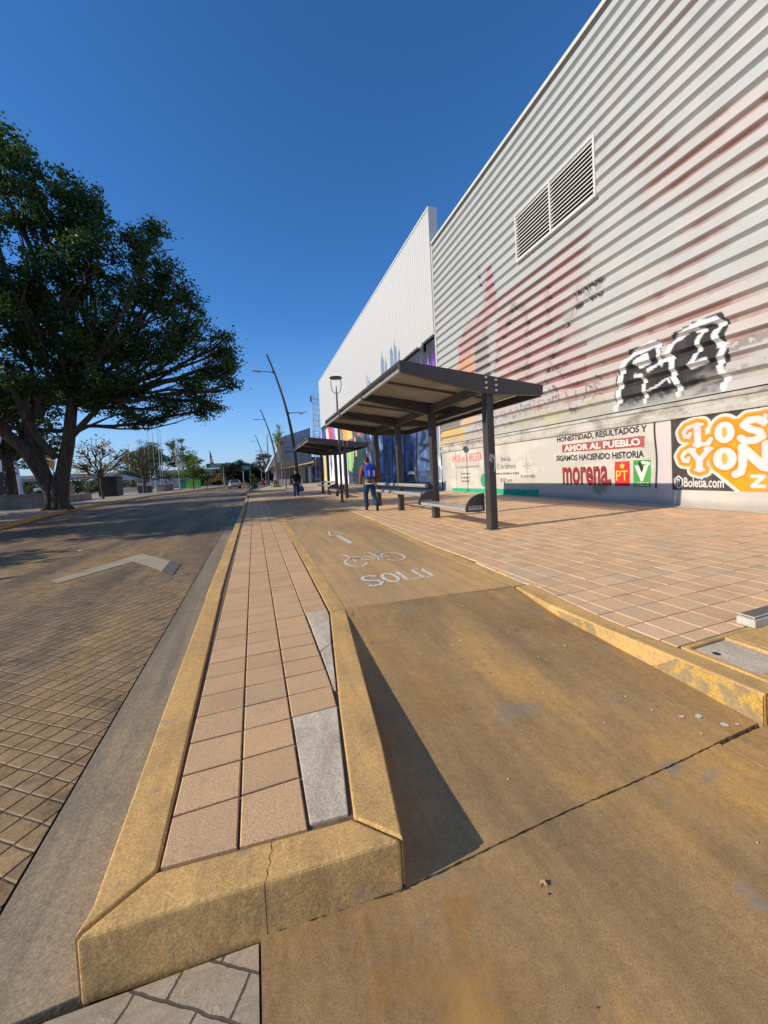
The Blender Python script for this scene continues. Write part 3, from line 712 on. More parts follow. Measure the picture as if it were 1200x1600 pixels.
put(C, s2l((122, 60, 52)), inpoly(S+e, Z, [(9.0, 8.6), (13.8, 8.5), (14.6, 4.4), (9.5, 3.6)])*recess*sstep(.30, .5, n1)*.7)
brk = (vn2(S*20, Z*11) > .40)*(vn(S*2.2, Z*2.6) > .26)
for pts, ww in (([(14.3, 5.4), (13.8, 6.3), (13.05, 7.2), (12.75, 7.5)], .13), ([(12.9, 7.5), (12.05, 7.15), (12.05, 6.6), (12.1, 5.7), (12.1, 4.6)], .15), ([(13.1, 5.1), (11.95, 4.9)], .13), ([(10.93, 7.3), (10.91, 6.5), (11.0, 5.6), (10.9, 4.6)], .12), ([(10.8, 4.9), (10.45, 5.65), (9.9, 5.95), (9.5, 6.35), (8.8, 6.3)], .15), ([(9.6, 6.6), (8.8, 6.5)], .16), ([(11.1, 4.5), (10.3, 4.45)], .13), ([(15.3, 10.5), (15.1, 9.4)], .08)):
    d = dpath(S, Z, pts)+.16*(n3-.5); m = cover(d, ww, .10)*brk
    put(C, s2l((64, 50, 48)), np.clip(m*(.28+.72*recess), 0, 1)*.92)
rg = np.random.default_rng(21)
# scribbled tags in rows
for row in range(5):
    s0 = rg.uniform(14.5, 16.8); zr = (2.86, 3.15, 3.42, 3.72, 4.05)[row]
    while s0 > 8.55:
        hh = rg.uniform(.10, .24); wd = rg.uniform(.10, .26); w_ = rg.uniform(.012, .026); al = rg.uniform(.45, .95)
        pts = [(s0+rg.uniform(0, wd), zr+rg.uniform(-.1, .1)*hh), (s0+rg.uniform(0, wd), zr+hh), (s0-rg.uniform(0, wd), zr+hh*rg.uniform(.2, .9)), (s0-wd*rg.uniform(.2, 1), zr+rg.uniform(-.2, .3)*hh)][:rg.integers(2, 5)]
        sel = (np.abs(S-s0) < .7) & (np.abs(Z-zr) < .6); d = dpath(S[sel], Z[sel], pts); m = cover(d, w_, .03)*al
        cs = C[sel]; put(cs, s2l((44, 38, 42)) if rg.random() < .9 else s2l((150, 60, 56)), m); C[sel] = cs
        s0 -= rg.uniform(.12, .5)*(1.5 if row > 2 else 1)
put(C, s2l((206, 166, 74)), sstep(17.0, 17.3, S)*sstep(3.45, 3.3, Z+.25*(n2-.5))*.85*(vn(S*5, Z*9) > .22))
put(C, s2l((96, 94, 96)), sstep(17.3, 17.6, S)*sstep(3.35, 3.5, Z)*sstep(4.3, 4.1, Z)*.8)
put(C, s2l((206, 164, 130)), sstep(15.9, 16.1, S)*sstep(17.4, 17.2, S)*sstep(3.3, 3.4, Z)*sstep(4.5, 4.3, Z)*.7)
put(C, s2l((178, 178, 132)), sstep(8.4, 9.2, S)*sstep(14.5, 12, S)*sstep(3.35, 2.9, Z)*sstep(.42, .6, n2)*.7)
put(C, s2l((150, 160, 150)), sstep(7.2, 8.4, S)*sstep(12.5, 10, S)*sstep(3.1, 2.8, Z)*sstep(.5, .62, vn2.f(S*3, Z*5))*.6)
# big black and white graffiti letters
lA = [(6.92, 3.2), (6.98, 3.55), (6.72, 4.27), (6.15, 4.38), (5.63, 4.36), (5.52, 4.05), (5.62, 3.75), (5.5, 3.5), (5.60, 3.1), (5.58, 2.65), (6.95, 2.65)]
lE = [(8.46, 2.65), (8.36, 3.2), (8.28, 3.8), (7.88, 4.27), (7.05, 4.25), (6.98, 3.9), (7.05, 3.6), (6.8, 3.3), (6.8, 2.65)]
bm_ = np.maximum(inpoly(S+.03*(n3-.5), Z, lA), inpoly(S+.03*(n3-.5), Z, lE)).astype(float)
fade = sstep(2.62, 2.98, Z+.35*(vn2.f(S*12, Z*14)-.5))
put(C, s2l((190, 188, 182)), inpoly(S, Z, [(7.0, 4.25), (7.9, 4.3), (7.6, 4.55), (6.8, 4.5)])*.0)
put(C, s2l((40, 40, 43)), bm_*(.35+.65*fade))
WH = s2l((206, 206, 208))
def ws(pts, r): 
    d = dpath(S, Z, pts); put(C, WH, cover(d+.008*(n3-.5), r*1.15, .02))
ws([(8.36, 2.70), (8.27, 3.0), (8.24, 3.3), (8.17, 3.55), (8.16, 3.8), (7.98, 4.0), (7.7, 4.13), (7.25, 4.20), (7.12, 4.15)], .075)
ws([(7.12, 4.15), (7.06, 3.92), (7.10, 3.74)], .045); ws([(7.7, 3.86), (7.42, 3.94), (7.40, 3.82), (7.62, 3.76)], .075)
ws([(7.72, 3.5), (7.55, 3.46), (7.48, 3.2), (7.50, 2.95), (7.46, 2.74)], .045); ws([(7.35, 3.56), (7.05, 3.68), (6.85, 3.72)], .05)
ws([(7.40, 3.02), (7.1, 3.1), (6.86, 3.24), (6.80, 3.1)], .022)
ws([(6.60, 2.75), (6.63, 3.05), (6.76, 3.3), (6.74, 3.6), (6.86, 3.82), (6.72, 4.05), (6.5, 4.2), (6.1, 4.30), (5.78, 4.26), (5.66, 4.12), (5.80, 3.92), (5.74, 3.70), (5.60, 3.62), (5.73, 3.35), (5.68, 3.1), (5.60, 2.95), (5.64, 2.72)], .058)
ws([(6.2, 4.18), (6.02, 4.1), (6.16, 3.9), (6.14, 3.7), (6.25, 3.5), (6.36, 3.40)], .042); ws([(6.34, 3.38), (6.0, 3.42)], .055)
# smudge lines right of the letters
m = (dseg(S, Z, (5.5, 3.55), (3.6, 3.75)) < .10+.06*(n3-.5))*(vn2.f(S*8, Z*10) > .44); put(C, s2l((120, 108, 98)), m*.75)
m = (dseg(S, Z, (5.5, 3.02), (3.6, 3.2)) < .07+.06*(n3-.5))*(vn2.f(S*8, Z*10) > .46); put(C, s2l((110, 104, 98)), m*.7)
gr = sstep(3.6, 2.8, Z)*sstep(.48, .62, vn2.f(S*1.2, Z*4)); put(C, s2l((165, 160, 150)), gr*.6)
nz, ns = S.shape
V = np.stack([X.ravel(), S.ravel(), Z.ravel()], 1)
idx = np.arange(nz*ns).reshape(nz, ns)
F = np.stack([idx[:-1, :-1].ravel(), idx[1:, :-1].ravel(), idx[1:, 1:].ravel(), idx[:-1, 1:].ravel()], 1)
# leave the vent opening out
vent = (12.44, 8.86, 9.10, 10.74)
fs_ = S[:-1, :-1].ravel(); fz_ = Z[:-1, :-1].ravel()
F = F[~((fs_ > vent[1]+.02) & (fs_ < vent[0]-.06) & (fz_ > vent[2]+.02) & (fz_ < vent[3]-.06))]
npmesh('corrugated_cladding', V, F, m_metalwall, bld, cols=C.reshape(-1, 3))
# louvred vent
k = MB(); s1, s0, z0, z1 = vent; fw = .07
for (a, b, c, d) in ((s0-fw, s1+fw, z0-fw, z0), (s0-fw, s1+fw, z1, z1+fw), (s0-fw, s0, z0, z1), (s1, s1+fw, z0, z1), ((s0+s1)/2-.035, (s0+s1)/2+.035, z0, z1)):
    k.b2(-.035, .12, a, b, c, d)
fr = k.build('louvre_vent', m_trim, bld, bevel=.006)
k = MB(); nsl = 13
for i in range(nsl):
    zz = z0+(i+.5)*(z1-z0)/nsl
    for (a, b) in ((s0, (s0+s1)/2-.035), ((s0+s1)/2+.035, s1)):
        k.b2(-.022, -.014, min(a, b), max(a, b), zz-.052, zz-.016)
        k.add([(-.015, a, zz-.035), (-.015, b, zz-.035), (.075, b, zz+.045), (.075, a, zz+.045), (-.008, a, zz-.047), (-.008, b, zz-.047), (.083, b, zz+.033), (.083, a, zz+.033)],
              [(0, 1, 2, 3), (7, 6, 5, 4), (0, 4, 5, 1), (3, 2, 6, 7)])
k.build('slats', m_trim, fr)
k = MB(); k.b2(.13, .2, s0-.1, s1+.1, z0-.1, z1+.1); k.build('vent_shaft', m_black, fr)
# trims
k = MB(); k.b2(-.05, .5, -8, 19.78, Z0C+NR*PITCH+.002, Z0C+NR*PITCH+.10); k.b2(-.075, -.051, -8, 19.78, Z0C+NR*PITCH-.06, Z0C+NR*PITCH+.08); k.build('roof_trim', m_trim, bld, bevel=.008)
k = MB(); k.b2(-.04, .3, 19.74, 19.86, 2.5, Z0C+NR*PITCH-.1); k.build('corner_trim', m_trim, bld, bevel=.006)
k = MB(); k.b2(.14, 30, -8, 19.7, 2.0, 13.7); k.build('building_body', m_white, bld)
# concrete ledge between cladding and wall, in three sloping bands
k = MB(); k.prism([(.0, 2.17), (-.055, 2.175), (-.06, 2.30), (-.035, 2.33), (-.035, 2.46), (-.075, 2.49), (-.075, 2.53), (-.01, 2.58), (.10, 2.62), (.3, 2.62), (.3, 2.17)], -8, 19.72, 'y')
# prism axis 'y' maps (x, y=t, z)
def weathered():
    t = NT('weathered_ledge', .8); co = t.coord((1, .5, 1)); f = t.noise(co, 2.2, 7, .68); f2 = t.noise(t.coord(), 30, 4, .7)
    c = t.ramp(f, [(.36, (.22, .205, .175)), (.5, (.42, .40, .355)), (.62, (.50, .48, .44))]); c = t.mix(.5, c, t.ramp(f2, [(.3, (.7,)*3), (.7, (1.2,)*3)]), 'MULTIPLY')
    return t.out(c, t.bump(f2, .4, .01))
k.build('ledge', weathered(), bld, bevel=.008)

# painted lower wall
def wall_grid(name, s_arr, z_arr, colfn, mat, x0=0.0):
    S, Z = np.meshgrid(s_arr, z_arr); C = colfn(S, Z); nz, ns = S.shape
    V = np.stack([np.full(S.size, x0), S.ravel(), Z.ravel()], 1); idx = np.arange(nz*ns).reshape(nz, ns)
    F = np.stack([idx[:-1, :-1].ravel(), idx[1:, :-1].ravel(), idx[1:, 1:].ravel(), idx[:-1, 1:].ravel()], 1)
    return npmesh(name, V, F, mat, bld, cols=C.reshape(-1, 3))
def low_paint(S, Z):
    C = np.ones(S.shape+(3,))*s2l((184, 180, 171)); n = vn.f(S*1.3, Z*2); n2 = vn2.f(S*5, Z*5); n3 = vn.f(S*14, Z*14)
    put(C, s2l((205, 198, 188)), sstep(.45, .65, n)*.6)
    put(C, s2l((196, 182, 184)), sstep(6.8, 6.85, S)*sstep(7.2, 7.15, S)*.7)
    put(C, s2l((150, 142, 130)), sstep(.22+.1*n2, .03, Z)*.75)
    put(C, s2l((188, 180, 168)), (np.abs((Z-.02) % .2) < .010)*(vn(S*2, np.floor(Z/.2)) > .5)*sstep(.9, .5, Z)*.6)
    # right mural
    bg_ = inpoly(S+.008*(n3-.5), Z+.012*(n3-.5), [(6.80, .42), (6.80, 2.16), (3, 2.16), (3, .42)])
    put(C, s2l((52, 48, 46)), bg_*(.9+.1*n3))
    letters = []
    L = [([(6.19, 1.95), (6.18, 1.50)], .075), ([(6.26, 1.50), (5.97, 1.50)], .045), ([(5.97, 1.50), (5.915, 1.60)], .05), ([(6.28, 1.97), (6.08, 1.965)], .035),
         ([(6.27, 1.96), (6.42, 1.92), (6.50, 1.82), (6.47, 1.71), (6.38, 1.70), (6.35, 1.77)], .042),
         ([(4.93, 1.86), (5.02, 1.93), (5.18, 1.93), (5.28, 1.84), (5.16, 1.74), (5.0, 1.67), (4.96, 1.57), (5.07, 1.50), (5.25, 1.50), (5.33, 1.57)], .070), ([(4.90, 1.99), (4.93, 1.80)], .035),
         ([(6.34, 1.38), (6.16, 1.12)], .060), ([(5.95, 1.38), (6.16, 1.12)], .055), ([(6.16, 1.14), (6.16, .92)], .075), ([(6.26, .905), (6.06, .905)], .03), ([(6.40, 1.39), (6.25, 1.39)], .03), ([(6.03, 1.39), (5.88, 1.39)], .03),
         ([(6.36, 1.38), (6.48, 1.34), (6.55, 1.24), (6.51, 1.13), (6.42, 1.12), (6.40, 1.19)], .042),
         ([(5.30, 1.37), (5.30, 1.0), (5.34, .84), (5.44, .79)], .075), ([(5.30, 1.36), (4.95, .95)], .09), ([(4.89, 1.40), (4.89, .92)], .075), ([(4.6, 1.4), (4.6, .9)], .1), ([(4.55, 1.9), (4.55, 1.5)], .1)]
    D = np.full(S.shape, 9.)
    for pts, r in L: D = np.minimum(D, dpath(S, Z, pts)-r)
    for cx, cz, a, b in ((5.635, 1.725, .195, .235), (5.64, 1.14, .225, .25)):
        q = np.hypot((S-cx)/a, (Z-cz)/b); D = np.minimum(D, (q-1)*min(a, b))
    block = inpoly(S, Z, [(5.55, 2.0), (5.6, .85), (5.36, .42), (3, .42), (3, 2.0)])
    wedge = inpoly(S, Z, [(5.75, .80), (5.36, .42), (3, .42), (3, .90), (5.6, .90)])
    allm = np.maximum(cover(D, .095, .014), np.maximum(block, wedge)*bg_)
    brd = np.maximum(cover(D, .150, .014), np.maximum(cover(dseg(S, Z, (5.78, .80), (5.38, .42)), .05, .014), 0))*bg_
    put(C, s2l((204, 202, 198)), brd)
    orange = np.array(s2l((222, 146, 36)))*(.82+.36*n2[..., None]*.9)
    put(C, orange, allm)
    ring = cover(np.abs(D-.035), .012, .012)*0
    put(C, s2l((176, 100, 30)), np.clip(cover(np.abs(D-.028), .010, .014), 0, 1)*bg_*.8)
    put(C, s2l((200, 198, 198)), cover(D, 0, .014))
    put(C, s2l((196, 182, 190)), cover(D, -.01, .014)*sstep(.52, .66, n)*.7)
    for cx, cz, a, b in ((5.635, 1.725, .050, .12), (5.64, 1.14, .06, .13)):
        q = np.hypot((S-cx)/a, (Z-cz)/b); put(C, s2l((226, 158, 70)), cover((q-1)*a, 0, .014))
    put(C, s2l((204, 202, 198)), cover(dpath(S, Z, [(5.14, .745), (4.94, .745), (5.14, .535), (4.94, .535)]), .036))
    put(C, s2l((204, 202, 198)), cover(dpath(S, Z, [(4.80, .745), (4.66, .745), (4.66, .535), (4.80, .535), (4.80, .745)]), .036))
    put(C, s2l((204, 202, 198)), cover(dpath(S, Z, [(6.64, .76), (6.73, .68), (6.73, .55), (6.64, .46), (6.55, .55), (6.55, .68), (6.64, .76)]), .016))
    # dividing stripe
    put(C, s2l((44, 40, 48)), cover(np.abs(S-7.2-.02*np.sin(Z*4)), .028)*sstep(.42, .45, Z))
    # slogan board
    put(C, s2l((158, 52, 50)), inpoly(S+.01*(n3-.5), Z+.01*(n3-.5), [(10.47, 1.59), (10.47, 1.85), (7.50, 1.86), (7.50, 1.545)])*.93)
    put(C, s2l((206, 40, 44)), inpoly(S+.008*(n3-.5), Z, [(8.45, .48), (8.44, 1.20), (7.95, 1.20), (7.97, .48)]))
    put(C, s2l((58, 150, 62)), inpoly(S+.008*(n3-.5), Z, [(7.865, .47), (7.845, 1.21), (7.335, 1.20), (7.36, .47)]))
    # star on the red square
    st = [(8.20+(.10 if i % 2 == 0 else .042)*math.sin(i*PI/5), 1.06+(.105 if i % 2 == 0 else .044)*math.cos(i*PI/5)) for i in range(10)]
    put(C, s2l((244, 206, 60)), inpoly(S, Z, st))
    # toucan-like bird head reduced to a plain dark leaf shape with pale tip
    put(C, s2l((30, 40, 30)), cover(dpath(S, Z, [(7.66, 1.12), (7.62, 1.02), (7.60, .90)]), .05)); put(C, s2l((228, 228, 222)), cover(dpath(S, Z, [(7.58, 1.14), (7.48, 1.12), (7.40, 1.10)]), .035))
    # torn patch under the lettering
    q = np.hypot((S-9.0)/.45, (Z-.46)/.33)+.9*(vn2.f(S*7, Z*7)-.5); put(C, s2l((176, 168, 152)), sstep(1.0, .8, q)*.85); put(C, s2l((120, 112, 96)), sstep(.75, .55, q+.8*(n3-.5))*.6)
    q2 = np.hypot((S-8.86)/.10, (Z-.56)/.07); put(C, s2l((70, 170, 160)), sstep(1.1, .8, q2+(n3-.5))*.8)
    # left painted notice: green grass strip, bush, lollipop stem
    top = np.interp(S, [11.7, 15.3, 18.6], [.29, .24, .19])+.05*(vn(S*24, Z*0)-.5)
    put(C, s2l((26, 160, 122)), (Z < top)*(Z > np.interp(S, [11.7, 18.6], [.01, -.02]))*sstep(18.6, 18.56, S)*sstep(11.7, 11.74, S))
    q = np.hypot((S-15.42)/.30, (Z-.62)/.32); put(C, s2l((26, 150, 112)), cover((q-1)*.3, 0, .03))
    q = np.hypot((S-18.05)/.26, (Z-2.32)/.22)
    put(C, s2l((70, 66, 76)), cover(dpath(S, Z, [(18.06, 2.2), (18.09, .1)]), .016, .02)*.9); put(C, s2l((150, 146, 150)), cover(dpath(S, Z, [(18.68, 2.2), (18.70, .6)]), .012, .02)*.8)
    for a in range(8):
        an = a*PI/4; ln = .26 if a % 2 == 0 else .17
        put(C, s2l((66, 58, 60)), cover(dseg(S, Z, (12.34+.05*math.cos(an), 1.2+.05*math.sin(an)), (12.34+ln*math.cos(an), 1.2+ln*math.sin(an))), .011, .02)*.9)
    put(C, s2l((70, 62, 64)), cover(dseg(S, Z, (12.34, 1.2), (12.34, 1.80)), .006, .02)*.6)
    # small illegible painted lines
    rr = np.random.default_rng(4)
    for (sa, sb, zc, hh, cc) in ((17.97, 15.85, 1.29, .045, (120, 112, 110)), (17.6, 16.7, .95, .045, (70, 62, 62)), (17.58, 16.75, .76, .045, (70, 62, 62)), (17.55, 16.75, .57, .045, (70, 62, 62)), (14.43, 12.85, .915, .04, (52, 46, 48))):
        s_ = sa
        while s_ > sb:
            w_ = rr.uniform(.06, .16); put(C, s2l(cc), inpoly(S, Z, [(s_, zc-hh), (s_, zc+hh*rr.uniform(.6, 1.1)), (s_-w_, zc+hh), (s_-w_, zc-hh)])*.85); s_ -= w_+rr.uniform(.02, .06)
    # grey weathering by the tarpaulin painting
    put(C, s2l((150, 156, 166)), sstep(18.9, 19.7, S+.7*(vn2.f(S*2.5, Z*2.5)-.5))*.8)
    return C
sarr = np.concatenate([np.arange(-8, 4.2, .5), np.arange(4.2, 19.74, .0165)])
wall_grid('painted_lower_wall', sarr, np.arange(-.12, 2.185, .0165), low_paint, m_plaster, -.004)

# lettering
def lettering(txt, sl, sr, zb, zt, mat, name='painted_lettering', rise=0, bold=.02, parent=None, x=-.010, wob=.0):
    cu = bpy.data.curves.new('f', 'FONT'); cu.body = txt; cu.offset = bold; cu.resolution_u = 3
    o = bpy.data.objects.new('f', cu); col.objects.link(o)
    dg = bpy.context.evaluated_depsgraph_get(); me = bpy.data.meshes.new_from_object(o.evaluated_get(dg)); bpy.data.objects.remove(o)
    n = len(me.vertices); a = np.zeros(n*3, np.float32); me.vertices.foreach_get('co', a); a = a.reshape(-1, 3)
    u = (a[:, 0]-a[:, 0].min())/(np.ptp(a[:, 0])+1e-9); v = (a[:, 1]-a[:, 1].min())/(np.ptp(a[:, 1])+1e-9)
    ss = sl+(sr-sl)*u; z = zb+(zt-zb)*v+rise*u+wob*np.sin(u*len(txt)*2.6)
    q = np.stack([np.full(n, x), ss, z], 1).astype(np.float32); me.vertices.foreach_set('co', q.ravel()); me.update()
    me.materials.clear(); me.materials.append(mat)
    o = bpy.data.objects.new(name, me); col.objects.link(o); o.parent = parent or bld
    return o
def ink(name, c): return simple(name, tuple(s2l(c)), .75, 0, .22, 9, .1)
m_ink = ink('dark_lettering_paint', (52, 48, 54)); m_red = ink('maroon_lettering_paint', (134, 44, 48)); m_wp = ink('white_lettering_paint', (204, 200, 195)); m_yel = ink('yellow_lettering_paint', (232, 190, 60)); m_rose = ink('rose_lettering_paint', (214, 84, 84))
lettering('HONESTIDAD, RESULTADOS Y', 10.70, 7.42, 1.925, 2.14, m_ink, bold=.035, wob=.010)
lettering('AMOR AL PUEBLO', 10.38, 7.62, 1.615, 1.82, m_wp, rise=-.01, bold=.045, wob=.006)
lettering('SIGAMOS HACIENDO HISTORIA', 10.76, 7.52, 1.305, 1.50, m_ink, rise=-.04, bold=.035, wob=.010)
lettering('morena.', 10.49, 8.56, .48, 1.09, m_red, bold=.032)
lettering('PT', 8.40, 8.02, .64, .93, m_yel, bold=.005)
lettering('V', 7.81, 7.40, .62, 1.06, m_wp, bold=.06, x=-.010); lettering('VERDE', 7.82, 7.40, .49, .60, m_wp, bold=.01, x=-.012)
lettering('AMOR en la RECETA', 18.5, 15.5, 1.56, 1.94, m_rose, bold=.0, wob=.012)
lettering('Inicia', 14.0, 13.38, 1.44, 1.65, m_ink, bold=-.005); lettering('12 de febrero', 14.34, 13.05, 1.12, 1.34, m_ink, bold=-.005)
lettering('8:30 pm', 14.1, 13.32, .50, .73, m_ink, bold=-.005); lettering('la estrella', 12.72, 11.9, .74, .88, m_ink, bold=.0)
lettering('Boletia.com', 6.51, 5.66, .49, .72, m_wp, bold=.02, wob=.004); lettering('B', 6.675, 6.60, .54, .69, m_wp, bold=.01)

# second volume: white ribbed panel over the mural wall
mw = thing('panel_building', 'long white building of upright ribbed panels above a colourful mural wall', 'building', (DW*math.cos(WA), -DW*math.sin(WA), 0), -WA)
S2 = np.arange(19.90, 64.01, .06); zt = np.array([8.97, 16.0]); rp = .30
offs = np.where((S2/rp) % 1 < .14, .055, np.where((S2/rp) % 1 < .28, .03, 0.))
zz = [8.97, 12, 15.92]; V = []; F = []
for j, z in enumerate(zz):
    for s_, o_ in zip(S2, offs): V.append((-.10+o_*.9, s_, z+(.7*(s_-19.9)/44 if j == 2 else (0.2*(s_-19.9)/44 if j == 0 else 0))))
n = len(S2)
for j in range(2):
    for i in range(n-1): F.append((j*n+i, (j+1)*n+i, (j+1)*n+i+1, j*n+i+1))
npmesh('ribbed_panel', V, F, m_white, mw)
k = MB(); k.prism([(19.86, 8.93), (64.05, 9.15), (64.05, 16.64), (19.86, 15.94)], -.02, .40, 'x'); k.build('panel_core', m_white, mw)
k = MB(); k.prism([(19.84, 15.92), (64.07, 16.62), (64.07, 16.74), (19.84, 16.04)], -.13, .42, 'x'); k.prism([(19.82, 8.9), (19.90, 8.9), (19.90, 16.03), (19.82, 16.03)], -.13, .42, 'x'); k.build('panel_trim', m_trim, mw, bevel=.01)
k = MB(); k.prism([(19.86, 8.80), (64.0, 9.02), (64.0, 9.10), (19.86, 8.88)], -.14, .1, 'x'); k.build('panel_drip', m_char, mw)
k = MB(); k.b2(.42, 30, 19.9, 64, 2, 13.6); k.build('building_body', m_white, mw)

def mural(S, Z):
    nx, nb = vn.f(S*.5, Z*.35), vn2.f(S*1.6, Z*.8); nf = vn.f(S*4, Z*2.5)
    C = np.ones(S.shape+(3,))*s2l((64, 88, 128))
    fold = vn.f(S*.75+.5*np.sin(Z*.8), Z*.30, 4); f2 = vn2.f(S*1.1+Z*.7, Z*.9-S*.5, 4)
    put(C, s2l((104, 134, 184)), sstep(.52, .66, fold)*.9); put(C, s2l((36, 46, 74)), sstep(.42, .32, fold)*.8)
    put(C, s2l((160, 188, 226)), sstep(.63, .72, f2)*sstep(.48, .6, fold)*.9); put(C, s2l((16, 20, 36)), sstep(.40, .32, f2)*.8)
    for sx, w_ in ((23.4, .13), (25.7, .16), (28.4, .12), (30.6, .12)):
        put(C, s2l((10, 13, 22)), cover(np.abs(S-sx-.12*np.sin(Z*1.3)), w_, .15)*.92)
        put(C, s2l((120, 146, 186)), cover(np.abs(S-sx-.3-.12*np.sin(Z*1.3)), .05, .12)*.6)
    for (a, b, w_) in (((22.9, 2.9), (20.4, 2.6), .10), ((22.9, 2.4), (20.4, 3.2), .12), ((22.8, 2.0), (20.6, 1.6), .09), ((31.5, 2.6), (29.2, 3.9), .1)):
        put(C, s2l((14, 18, 30)), cover(dseg(S, Z, a, b)+.2*(nf-.5), w_, .12)*.9)
    put(C, s2l((24, 32, 56)), (Z < 1.0+.1*np.sin(S*3))*.45*(S < 33)); put(C, s2l((12, 14, 22)), cover(dpath(S, Z, [(20, 1.15), (33, 1.05)])+.1*(nf-.5), .05, .1)*.8*(S < 33))
    put(C, s2l((222, 228, 238)), cover(dpath(S, Z, [(25.2, 1.06), (24.6, 1.12), (24.1, 1.06)])+.15*(nf-.5), .09, .12)); put(C, s2l((12, 15, 26)), inpoly(S, Z, [(25.0, 1.0), (24.0, 1.0), (23.5, .1), (24.6, .1)]))
    # pale left edge
    put(C, s2l((150, 160, 176)), sstep(20.9, 19.9, S+.9*(nb-.5))*.85); put(C, s2l((222, 222, 220)), sstep(20.3, 19.8, S+1.2*(nf-.5))*sstep(2.6, 1.6, Z)*.9)
    # dark charcoal upper band with purple flames
    up = sstep(6.0, 6.8, Z+.6*(nb-.5))*(S < 36); put(C, s2l((46, 47, 52)), up*.95)
    fl = sstep(7.95, 6.9, Z-1.0*(vn2(S*5, S*0)-.4)-.5*(nf-.5))*sstep(19.9, 20.2, S)*sstep(24.6, 23.2, S)*sstep(6.2, 6.6, Z)
    put(C, s2l((104, 58, 170)), fl*.95); put(C, s2l((214, 110, 170)), fl*sstep(.60, .72, vn2(S*9, Z*1.5))*.8); put(C, s2l((150, 130, 215)), fl*sstep(.70, .8, vn(S*7, Z*1.2))*.7)
    # further figures: dark drape, green cloth, white drapes, coloured band
    a = sstep(33.2, 33.8, S); put(C, s2l((36, 38, 46)), a*sstep(.42, .55, nb)); put(C, s2l((22, 62, 60)), a*(S < 41)*(np.abs(S-38.8) < 1.3)*.9*(Z < 5)); put(C, s2l((56, 60, 74)), a*sstep(.6, .7, nf)*.7)
    put(C, s2l((148, 190, 122)), inpoly(S+.5*(nf-.5), Z, [(40.8, 4.6), (44.8, 4.8), (44.6, 1.7), (42.6, 1.4)])); put(C, s2l((100, 150, 86)), inpoly(S+.5*(nf-.5), Z, [(41.6, 4.6), (42.6, 4.6), (43.4, 1.5), (42.6, 1.4)])*.7)
    put(C, s2l((236, 176, 150)), cover(dpath(S, Z, [(40.8, 5.2), (40.4, 3.4)])+.2*(nf-.5), .28, .1)*.9)
    wd = sstep(44.8, 45.3, S)*sstep(62.5, 62, S)*sstep(5.6, 5.2, Z); put(C, s2l((218, 222, 232)), wd); put(C, s2l((150, 162, 190)), wd*sstep(.52, .62, vn.f(S*1.8, Z*.25))*.8)
    put(C, s2l((240, 236, 230)), (Z < 1.0)*(S > 45)*.8); put(C, s2l((196, 150, 110)), sstep(58, 59, S)*sstep(60.5, 60, S)*(Z < 6)*.9); put(C, s2l((196, 178, 120)), sstep(60.5, 61, S)*(Z < 6)*.9)
    hd = sstep(5.0, 5.4, Z+.4*(nb-.5))*sstep(36, 36.5, S); cols_ = [(96, 58, 150), (222, 220, 226), (208, 74, 62), (150, 110, 190), (206, 208, 212), (120, 124, 130), (228, 160, 74), (236, 186, 110), (90, 84, 90), (198, 110, 72)]
    ib = np.clip(((62-S-.8*(nf-.5)+.25*(Z-6))/25*10), 0, 9.99).astype(int)
    pal = np.array([s2l(c) for c in cols_]); m = hd*sstep(8.6, 8.1, Z)*(S > 36.5); C[...] = C*(1-m[..., None])+pal[ib]*m[..., None]
    put(C, s2l((58, 54, 62)), hd*sstep(.56, .66, nf)*.6)
    put(C, s2l((120, 116, 108)), sstep(.18, .05, Z)*.6)
    return C
s_ = np.concatenate([np.arange(19.86, 36, .05), np.arange(36, 64.0, .10)])
Sg, Zg = np.meshgrid(s_, np.arange(-.15, 8.96, .06)); Cg = mural(Sg, Zg); nz, ns = Sg.shape; idx = np.arange(nz*ns).reshape(nz, ns)
npmesh('mural_wall', np.stack([np.zeros(Sg.size), Sg.ravel(), Zg.ravel()], 1), np.stack([idx[:-1, :-1].ravel(), idx[1:, :-1].ravel(), idx[1:, 1:].ravel(), idx[:-1, 1:].ravel()], 1), m_mural, mw, cols=Cg.reshape(-1, 3))
# blue paint tongues running up over the white panel
for (sa, w_, h) in ((29.5, .9, 2.2), (28.6, .55, 1.3), (27.2, .8, 1.9), (26.4, .6, 2.1), (25.6, .4, 1.0), (33.6, .6, .9), (34.3, .3, 1.5)):
    pts = [(sa-w_/2, 8.98), (sa+w_/2, 8.98)]
    for i, q in enumerate((.55, .95, .6, 1.0, .5, .85)): pts.append((sa+w_/2-w_*(i+.5)/6, 9.0+h*q*(1-.25*abs(i-2.5)/2.5)))
    k = MB(); k.prism(pts, -.109, -.104, 'x'); k.build('painted_tongue', ink('slate_blue_paint', (112, 132, 158)), mw)
# far end wall return
k = MB(); k.b2(.0, .4, 63.9, 64.0, 0, 9.0); k.build('end_wall', m_white, mw)

t = thing('wall_floodlight', 'bulkhead floodlight with clear glass fixed at the lower edge of the white panel', 'lamp', (9.75+.3, 21.0, 8.75)); t.location = Vector(bld.matrix_world @ Vector((0, 0, 0)))*0+Vector((DW*math.cos(WA)+math.sin(WA)*21.3-.30, -DW*math.sin(WA)+math.cos(WA)*21.3, 8.70))
k = MB(); k.tube([(.28, 0, 0), (.12, 0, 0)], [.09, .14], 12); k.box((.24, 0, -.15), (.10, .16, .34)); k.build('housing', m_black, t, smooth=True)
k = MB(); k.ball((.02, 0, .0), (.18, .17, .17), 14, 8); k.build('glass_lens', simple('dusty_glass', (.55, .5, .4), .15, 0, .15, 12, 0, .6), t, smooth=True)

